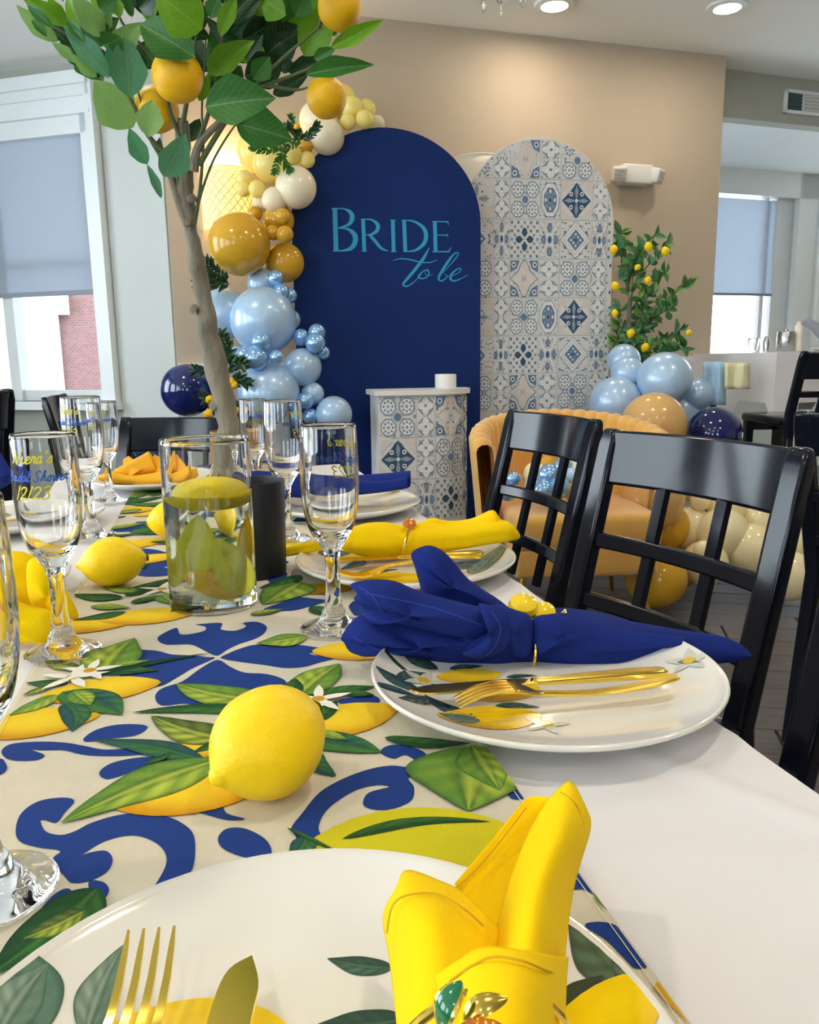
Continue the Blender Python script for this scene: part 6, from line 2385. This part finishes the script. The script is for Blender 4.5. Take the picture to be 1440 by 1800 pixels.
GA = 'balloon garland left of the navy arch'
GB = 'balloon garland right of the tile arch'
GS = 'small balloons on the armchair'
for (x, y, r, k, Y, wh, sz) in (
        (598, 178, 29, 'lemon', 4.38, 'at the very top of the left garland', 'big'), (619, 190, 20, 'lemon', 4.30, 'just right of the hanging orange', 'medium'), (644, 192, 17, 'lemon', 4.34, 'topmost at the right end near the navy arch', 'small'),
        (612, 214, 14, 'lemon', 4.24, 'left one of the low pair above the arch edge', 'small'), (641, 210, 16, 'lemon', 4.24, 'right one of the low pair above the arch edge', 'small'), (662, 218, 15, 'ivory', 4.34, 'peeking over the navy arch shoulder', 'small'),
        (560, 212, 34, 'ivory', 4.34, 'left of the hanging orange', 'big'), (574, 240, 31, 'ivory', 4.22, 'resting against the upper curve of the navy arch', 'oval'), (514, 272, 17, 'lemon', 4.12, 'below the leafy sprig, left of a smaller one', 'small'),
        (540, 281, 14, 'lemon', 4.14, 'beside the arch below the leafy sprig', 'tiny'), (536, 258, 14, 'mustard', 4.2, 'between two pale balloons above the sprig', 'tiny'), (451, 268, 34, 'lemon', 4.24, 'leftmost, beside the tree leaf', 'big'),
        (478, 288, 34, 'lemon', 4.16, 'behind the hanging green sprig', 'big'), (430, 314, 15, 'lemon', 4.1, 'upper one above the wall sconce', 'tiny'), (428, 333, 13, 'lemon', 4.08, 'lower one above the wall sconce', 'tiny'),
        (452, 332, 15, 'lemon', 4.06, 'right of the sconce', 'small'), (520, 330, 36, 'ivory', 4.08, 'at the left curve of the navy arch', 'big'), (482, 352, 22, 'ivory', 4.06, 'just above the mustard cluster', 'medium'), (462, 352, 20, 'cream', 4.18, 'behind the ivory one above the mustard cluster', 'medium'),
        (420, 430, 54, 'mustard', 3.98, 'left of the navy arch', 'largest'), (490, 387, 27, 'mustard', 4.1, 'at the top of the mustard cluster', 'medium'), (497, 381, 14, 'mustard', 3.98, 'in front of the medium mustard one', 'tiny'),
        (480, 409, 13, 'mustard', 4.0, 'left one below the mustard cluster top', 'tiny'), (501, 412, 15, 'mustard', 3.96, 'touching the navy arch edge', 'tiny'), (500, 462, 34, 'mustard', 4.1, 'lowest one, half behind the navy arch', 'medium'), (448, 376, 13, 'mustard', 4.14, 'on top of the largest mustard one', 'tiny'),
        (394, 552, 45, 'pearl', 4.05, 'behind the tree trunk', 'large'), (464, 500, 29, 'pearl', 4.08, 'just under the largest mustard one', 'medium'), (485, 489, 14, 'chrome', 3.96, 'uppermost of the small blue ones', 'tiny'), (494, 514, 15, 'chrome', 3.94, 'above the largest blue one', 'tiny'),
        (509, 520, 14, 'chrome', 4.02, 'touching the arch above the largest blue one', 'tiny'), (462, 564, 58, 'pearl', 3.94, 'in the middle of the left garland', 'largest'), (510, 562, 18, 'pearl', 4.12, 'squeezed between the largest blue one and the arch', 'small'),
        (459, 601, 17, 'chrome', 3.74, 'at the lower edge of the largest blue one', 'tiny'), (450, 630, 22, 'chrome', 3.74, 'middle one of the tiny trio above the grey-blue one', 'small'), (486, 628, 13, 'chrome', 3.74, 'right one of the tiny trio above the grey-blue one', 'tiny'),
        (432, 622, 13, 'chrome', 3.8, 'left one of the tiny trio above the grey-blue one', 'tiny'), (532, 645, 33, 'pearl', 3.9, 'overlapping the navy arch edge', 'medium'), (557, 584, 15, 'chrome', 3.92, 'top one of the cluster on the arch edge', 'tiny'),
        (530, 593, 15, 'chrome', 3.94, 'left one of the cluster on the arch edge', 'tiny'), (555, 603, 18, 'chrome', 3.86, 'front one of the cluster on the arch edge', 'small'), (568, 620, 12, 'chrome', 3.92, 'lowest one of the cluster on the arch edge', 'tiny'),
        (472, 692, 54, 'pearl', 3.84, 'low behind the champagne flutes', 'large'), (550, 692, 20, 'pearl', 3.9, 'under the medium blue one on the arch edge', 'small'), (587, 728, 32, 'pearl', 3.86, 'lowest, in front of the navy arch', 'medium'),
        (538, 704, 15, 'chrome', 3.84, 'between the low large one and the lowest one', 'tiny'), (546, 732, 14, 'chrome', 3.86, 'low beside the lowest medium one', 'tiny'), (416, 628, 19, 'pearl', 3.94, 'behind the dark sprig by the trunk', 'small'),
        (330, 686, 46, 'navy', 3.9, 'at the left behind the tree trunk', 'large'), (240, 800, 34, 'navy', 3.7, 'left one seen under the top rail of the head chair', 'medium'), (276, 806, 32, 'navy', 3.72, 'right one seen under the top rail of the head chair', 'medium'), (400, 740, 40, 'navy', 3.95, 'low behind the trunk', 'medium')):
    balloon(x, y, r, k, Y, wh, sz, GA)
for (x, y, r, k, Y, wh, sz) in (
        (1097, 634, 29, 'pearl', 4.3, 'uppermost beside the tile arch', 'medium'), (1103, 656, 29, 'pearl', 4.15, 'under the lemon tree leaves', 'medium'), (1082, 708, 46, 'pearl', 4.1, 'leaning on the tile arch', 'large'), (1168, 668, 48, 'pearl', 4.05, 'at the top of the right garland', 'large'),
        (1226, 694, 28, 'pearl', 4.15, 'rightmost beside the white table', 'medium'), (1196, 728, 38, 'pearl', 4.2, 'behind the tan and navy ones', 'medium'), (1150, 748, 57, 'tan', 3.75, 'above the near chair back', 'large'), (1254, 764, 48, 'navy', 3.85, 'above the near chair back at right', 'large'),
        (1148, 878, 55, 'tan', 3.3, 'seen through the near chair beside the armchair seat', 'large'), (1172, 840, 30, 'tan', 3.5, 'seen through the top of the near chair', 'medium'), (1112, 836, 28, 'tan', 3.45, 'behind the near chair post', 'medium'), (1170, 925, 42, 'mustard', 3.35, 'seen through the middle of the near chair', 'medium'),
        (1152, 1016, 54, 'mustard', 3.12, 'on the floor under the armchair corner', 'large'), (1190, 1000, 36, 'mustard', 3.3, 'on the floor behind the large mustard one', 'medium'), (1232, 880, 18, 'cream', 3.35, 'smallest one in the near chair window', 'small'), (1277, 892, 33, 'cream', 3.4, 'upper centre of the cream pile', 'medium'),
        (1270, 938, 46, 'cream', 3.28, 'in the centre of the cream pile', 'large'), (1214, 930, 40, 'cream', 3.38, 'left one of the cream pile', 'medium'), (1332, 885, 18, 'cream', 3.45, 'upper right of the cream pile', 'small'), (1322, 966, 46, 'cream', 3.24, 'lower right of the cream pile', 'large'),
        (1328, 918, 30, 'cream', 3.4, 'right centre of the cream pile', 'medium'), (1240, 990, 40, 'cream', 3.2, 'lowest one of the cream pile', 'medium'), (1237, 968, 18, 'cream', 3.14, 'low in front of the cream pile', 'small'), (1388, 1012, 44, 'cream', 3.12, 'on the floor at the right behind the chair post', 'large'),
        (1396, 950, 42, 'cream', 3.3, 'right end of the cream pile', 'large'), (1362, 925, 36, 'cream', 3.4, 'between the navy one and the right end', 'medium'), (1222, 858, 26, 'cream', 3.5, 'top left of the cream pile', 'medium'), (1270, 850, 30, 'lemon', 3.6, 'at the back of the cream pile', 'medium'),
        (1354, 888, 26, 'navy', 3.6, 'small dark one seen through the near chair', ''), (1430, 890, 40, 'navy', 3.6, 'dark one at the right edge behind the post', '')):
    balloon(x, y, r, k, Y, wh, sz, GB)
SY = AC.y
for (x, y, r, k, dy, wh, sz) in (
        (965, 836, 19, 'chrome', 0.10, 'in the middle of the armchair pile', 'small'), (990, 822, 17, 'chrome', 0.17, 'top of the armchair pile', 'small'), (1004, 838, 15, 'pearl', 0.13, 'right of the armchair pile top', 'small'), (983, 858, 18, 'chrome', 0.06, 'front of the armchair pile', 'small'),
        (956, 862, 17, 'chrome', 0.05, 'front left of the armchair pile', 'small'), (937, 854, 14, 'pearl', 0.11, 'behind the chair slat on the armchair', 'small'), (893, 866, 14, 'chrome', -0.02, 'leftmost on the armchair seat', 'small'), (903, 842, 12, 'chrome', 0.0, 'upper left on the armchair seat', 'tiny'),
        (941, 832, 19, 'cream', 0.16, 'left on the armchair', 'small'), (962, 816, 14, 'mustard', 0.22, 'at the back of the armchair pile', 'small'), (1016, 830, 21, 'cream', 0.18, 'right on the armchair', 'small'), (1008, 866, 16, 'mustard', 0.07, 'right front on the armchair', 'small'),
        (1045, 868, 22, 'mustard', 0.07, 'between the two chairs on the armchair', 'medium'), (1050, 830, 22, 'cream', 0.16, 'between the two chairs, upper one', 'medium')):
    balloon(x, y, r * 1.08, k, SY + dy - 0.04, wh, sz, GS)


# ------------------------------------------------------------------ greenery in the garlands
def sprig(root_px, Y, stems, label, lsize=12, m='leaf_dark', yl=()):
    p0 = aty(*root_px, Y)
    t = thing('leafy_sprig', label, 'greenery', p0, group='green sprigs in the balloon garland')
    for st in stems:
        q = cr(st, 4)
        mb = MB()
        mb.tube([aty(x, y, Y - 0.004 * i) for i, (x, y) in enumerate(q)], 0.002, 6)
        sub('stem', mb, 'twig', t)
        for i in range(1, len(q)):
            (x0, y0), (x1, y1) = q[i - 1], q[i]
            an = math.atan2(y1 - y0, x1 - x0)
            for sgn in (-1, 1):
                a = an + sgn * random.uniform(0.5, 1.0)
                b = aty(x1, y1, Y - 0.004 * i)
                e = aty(x1 + lsize * math.cos(a), y1 + lsize * math.sin(a), Y - 0.004 * i - random.uniform(0, 0.03))
                leaf(t, b, e, (e - b).length * 0.42, m, random.uniform(-0.6, 0.6))
        (x0, y0), (x1, y1) = q[-2], q[-1]
        b = aty(x1, y1, Y - 0.004 * len(q))
        an = math.atan2(y1 - y0, x1 - x0)
        leaf(t, b, aty(x1 + lsize * math.cos(an), y1 + lsize * math.sin(an), Y - 0.02), 0.015, m)
    for (x, y, r) in yl:
        c = aty(x, y, Y - 0.06)
        mb = MB()
        mb.lathe([(0, -1.1 * r / F * Y), (0.5 * r / F * Y, -0.9 * r / F * Y), (r / F * Y, 0), (0.5 * r / F * Y, 0.9 * r / F * Y), (0, 1.15 * r / F * Y)], 16, c, Matrix.Rotation(random.uniform(0.4, 1.2), 3, 'Y'))
        sub('kumquat', mb, 'orange_skin', t)
    return t


sprig((525, 250), 4.02, [[(530, 245), (510, 256), (485, 262), (462, 264), (446, 260)], [(505, 256), (492, 275), (484, 300)], [(495, 268), (502, 288), (508, 298)], [(525, 248), (516, 230), (512, 208)]], 'green sprig hanging over the pale yellow balloons', 11, 'leaf_mid', ((522, 222, 5),))
sprig((535, 240), 4.0, [[(530, 245), (545, 235), (556, 222)], [(528, 248), (522, 232), (508, 222)]], 'short dark sprig beside the upper arch curve', 13, 'leaf_dark')
sprig((370, 480), 3.86, [[(405, 500), (385, 492), (362, 480), (350, 466)], [(400, 496), (380, 480), (366, 462)], [(398, 500), (372, 500), (350, 496)]], 'dark sprig under the largest mustard balloon', 17, 'leaf_dark')
sprig((405, 640), 3.7, [[(400, 660), (405, 635), (402, 612), (392, 590)], [(400, 650), (420, 640), (425, 640)], [(402, 662), (385, 655), (345, 652)], [(405, 680), (420, 668), (432, 672)], [(400, 690), (378, 700), (364, 700)]], 'dark sprig with kumquats behind the tree trunk', 17, 'leaf_dark',
      ((405, 672, 8), (411, 677, 7), (368, 702, 7), (366, 728, 9), (412, 722, 8)))

# ------------------------------------------------------------------ lemon tree beside the tile arch
YT = 4.62
b0 = aty(1105, 700, YT)
lt = thing('lemon_tree', 'bushy artificial lemon tree standing right of the tile arch', 'tree', (b0.x, b0.y, 0))
MB().lathe([(0, 0), (0.13, 0), (0.16, 0.26), (0.165, 0.28), (0.145, 0.28), (0.14, 0.24), (0, 0.24)], 32).build('pot', 'black_matte', lt)
mb = MB()
mb.tube([V((b0.x, b0.y, 0.2)), aty(1102, 640, YT), aty(1106, 560, YT), aty(1112, 470, YT)], [0.02, 0.018, 0.014, 0.008], 10)
sub('trunk', mb, 'bark', lt)
tips = [(1150, 415), (1172, 432), (1128, 440), (1092, 410), (1170, 480), (1212, 500), (1180, 540), (1195, 580), (1160, 600), (1140, 520), (1100, 470), (1090, 540), (1120, 590), (1205, 610), (1150, 560), (1085, 600), (1130, 620), (1172, 610)]
rl = random.Random(11)
for (x, y) in tips:
    s0 = (1106 + rl.uniform(-6, 6), min(640, y + rl.uniform(50, 90)))
    mid = ((s0[0] + x) / 2 - 6, (s0[1] + y) / 2)
    q = cr([s0, mid, (x, y)], 4)
    dy = rl.uniform(-0.16, 0.12)
    mb = MB()
    mb.tube([aty(px, py, YT + dy * i / len(q)) for i, (px, py) in enumerate(q)], 0.0035, 6)
    sub('branch', mb, 'twig', lt)
    for i in range(2, len(q)):
        for k in range(4):
            px, py = q[i]
            a = rl.uniform(0, 2 * PI)
            L_ = rl.uniform(13, 24)
            b = aty(px, py, YT + dy * i / len(q))
            e = aty(px + L_ * math.cos(a), py + L_ * math.sin(a) - 3, YT + dy * i / len(q) + rl.uniform(-0.04, 0.04))
            leaf(lt, b, e, (e - b).length * 0.45, rl.choice(('leaf_back', 'leaf_back', 'leaf_mid', 'leaf_blue', 'leaf_pale')), rl.uniform(-0.9, 0.9))
lm = MB().lathe([(0, -1.2), (0.2, -1.12), (0.6, -0.8), (0.95, -0.2), (0.95, 0.3), (0.6, 0.85), (0.2, 1.1), (0, 1.2)], 16).mesh('lemon_fruit', 'lemon_skin')
for (x, y, r) in ((1140, 434, 7), (1170, 442, 7), (1079, 439, 7), (1121, 470, 5), (1082, 503, 7), (1081, 551, 6), (1109, 586, 7), (1134, 611, 7), (1139, 493, 6), (1211, 585, 5)):
    c = aty(x, y, YT - 0.17)
    inst('lemon', lm, lt, world_of(lt).inverted() @ Matrix.Translation(c) @ Matrix.Rotation(rl.uniform(-0.8, 0.8), 4, 'Y') @ Matrix.Scale(r / F * YT, 4))

# ------------------------------------------------------------------ high table and stools at the right rear
HZ = 1.035
hc = V((2.42, 4.72, 0))
ht = thing('high_table', 'bar-height table under a white cloth at the right rear', 'table', hc, math.radians(12))
MB().rbox((0, 0, HZ - 0.03), (0.60, 0.38, 0.018), 0.006).build('tabletop', 'board_white', ht)
for sx in (-1, 1):
    for sy in (-1, 1):
        MB().beam((sx * 0.5, sy * 0.3, 0), (sx * 0.5, sy * 0.3, HZ - 0.05), 0.05, 0.05, (1, 0, 0)).build('leg', 'black_lacquer', ht, smooth=False)
mb = MB()
per = []
hx, hy = 0.612, 0.392
for i in range(24):
    per.append((-hx + 2 * hx * i / 24, -hy))
for i in range(16):
    per.append((hx, -hy + 2 * hy * i / 16))
for i in range(24):
    per.append((hx - 2 * hx * i / 24, hy))
for i in range(16):
    per.append((-hx, hy - 2 * hy * i / 16))
rows = []
for j in range(7):
    q = j / 6
    rows.append([V((x * (1 + 0.03 * q * (1 + 0.7 * math.sin(k * 0.9))), y * (1 + 0.05 * q * (1 + 0.7 * math.sin(k * 0.8))), HZ - 0.006 - (0.26 + 0.10 * (1 if (k % 24 in (0, 1, 23)) else 0)) * q)) for k, (x, y) in enumerate(per)])
mb.grid(rows, close=True)
mb.add([V((x, y, HZ - 0.006)) for x, y in per], [tuple(range(len(per)))])
hcl = thing('tablecloth', 'white cloth draped over the high table at the right rear', 'tablecloth', hc, math.radians(12))
mb.build('drape', 'cloth_white', hcl, ang=60)
mw = world_of(ht)


def hang(px0, px1, y0, y1, Y, name, m, label, cat):
    mb = MB()
    rows = []
    for j in range(7):
        q = j / 6
        rows.append([aty(px0 + (px1 - px0) * k / 8, y0 + (y1 - y0) * q, Y - 0.012 * math.sin(k * 1.3 + q)) for k in range(9)])
    mb.grid(rows)
    o = tag(mb.build(name, m), label, cat)
    solid(o, 0.004)


fr = (mw @ V((-0.62, -0.44, 0)))
hang(1236, 1276, 636, 712, 4.13, 'napkin', 'cloth_lit', 'light blue sheet painted as the lit part of the high table cloth', 'napkin')  # light falling on the tablecloth, put in as a pale blue sheet
hang(1274, 1318, 638, 684, 4.10, 'napkin', 'napkin_pale', 'pale yellow napkin hanging from the high table', 'napkin') if 'napkin_pale' in M else hang(1274, 1318, 638, 684, 4.10, 'napkin', 'balloon_cream', 'pale yellow napkin hanging from the high table', 'napkin')


def ontable(px):
    """point on the high table top under pixel column px, along its middle"""
    return onplane(px, 612, V((hc.x, hc.y - 0.12, 0)), V((0, 1, 0)))


p = ontable(1381)
tag(MB().lathe([(0, 0), (0.045, 0), (0.048, 0.004), (0.048, 0.10), (0.044, 0.108), (0.02, 0.112), (0.014, 0.12), (0, 0.122)], 32).build('canister', 'steel'), 'brushed steel canister on the high table', 'canister').location = (p.x, p.y, HZ)
p = ontable(1402)
tag(MB().lathe([(0, 0), (0.022, 0), (0.024, 0.004), (0.021, 0.135), (0.012, 0.15), (0.012, 0.16), (0, 0.162)], 24).build('bottle', 'shade_plain'), 'slim cream bottle beside the steel canister', 'bottle').location = (p.x, p.y, HZ)
p = ontable(1343)
tag(MB().lathe([(0, 0), (0.022, 0), (0.03, 0.05), (0.032, 0.075), (0.03, 0.075), (0.02, 0.006), (0, 0.005)], 24).build('tea_glass', 'glass'), 'small glass left of the steel canister', 'glass').location = (p.x - 0.06, p.y, HZ)
p = ontable(1343)
tag(MB().lathe([(0, 0), (0.016, 0), (0.02, 0.05), (0.012, 0.075), (0.008, 0.082), (0, 0.083)], 20).build('shaker', 'steel'), 'small shaker left of the steel canister', 'shaker').location = (p.x, p.y - 0.03, HZ)
p = ontable(1430)
t = thing('folded_napkin', 'grey napkin folded like a bird on the high table', 'napkin', (p.x, p.y, HZ))
mb = MB()
rollm(mb, [(V((-0.10, 0, 0.145)), V((0, 0.004, 0)), V((0, 0, 0.004))), (V((-0.06, 0, 0.155)), V((0, 0.02, 0)), V((0, 0, 0.018))), (V((-0.01, 0, 0.135)), V((0, 0.035, 0)), V((0, 0, 0.03))), (V((0.05, 0, 0.085)), V((0, 0.05, 0)), V((0, 0, 0.035))), (V((0.13, 0, 0.06)), V((0, 0.06, 0)), V((0, 0, 0.04))), (V((0.2, 0, 0.07)), V((0, 0.02, 0)), V((0, 0, 0.02)))], amp=0.08, k=3)
mb.build('cloth', 'cloth_grey', t)
MB().lathe([(0, 0), (0.07, 0), (0.10, 0.012), (0.102, 0.016), (0.07, 0.008), (0, 0.006)], 32, (0.09, 0, 0)).build('saucer', 'plate_white', t)

# bar stools with lattice backs
pa = aty(1408, 622, 3.6)
st = chair(V((pa.x, pa.y, 1.03)), V((pa.x + 0.38, pa.y + 0.02, 1.03)), 'tall black bar stool with lattice back at the right edge', H=1.03, seat_z=0.72, face=1, lower=1, name='bar_stool', group='black bar stools')
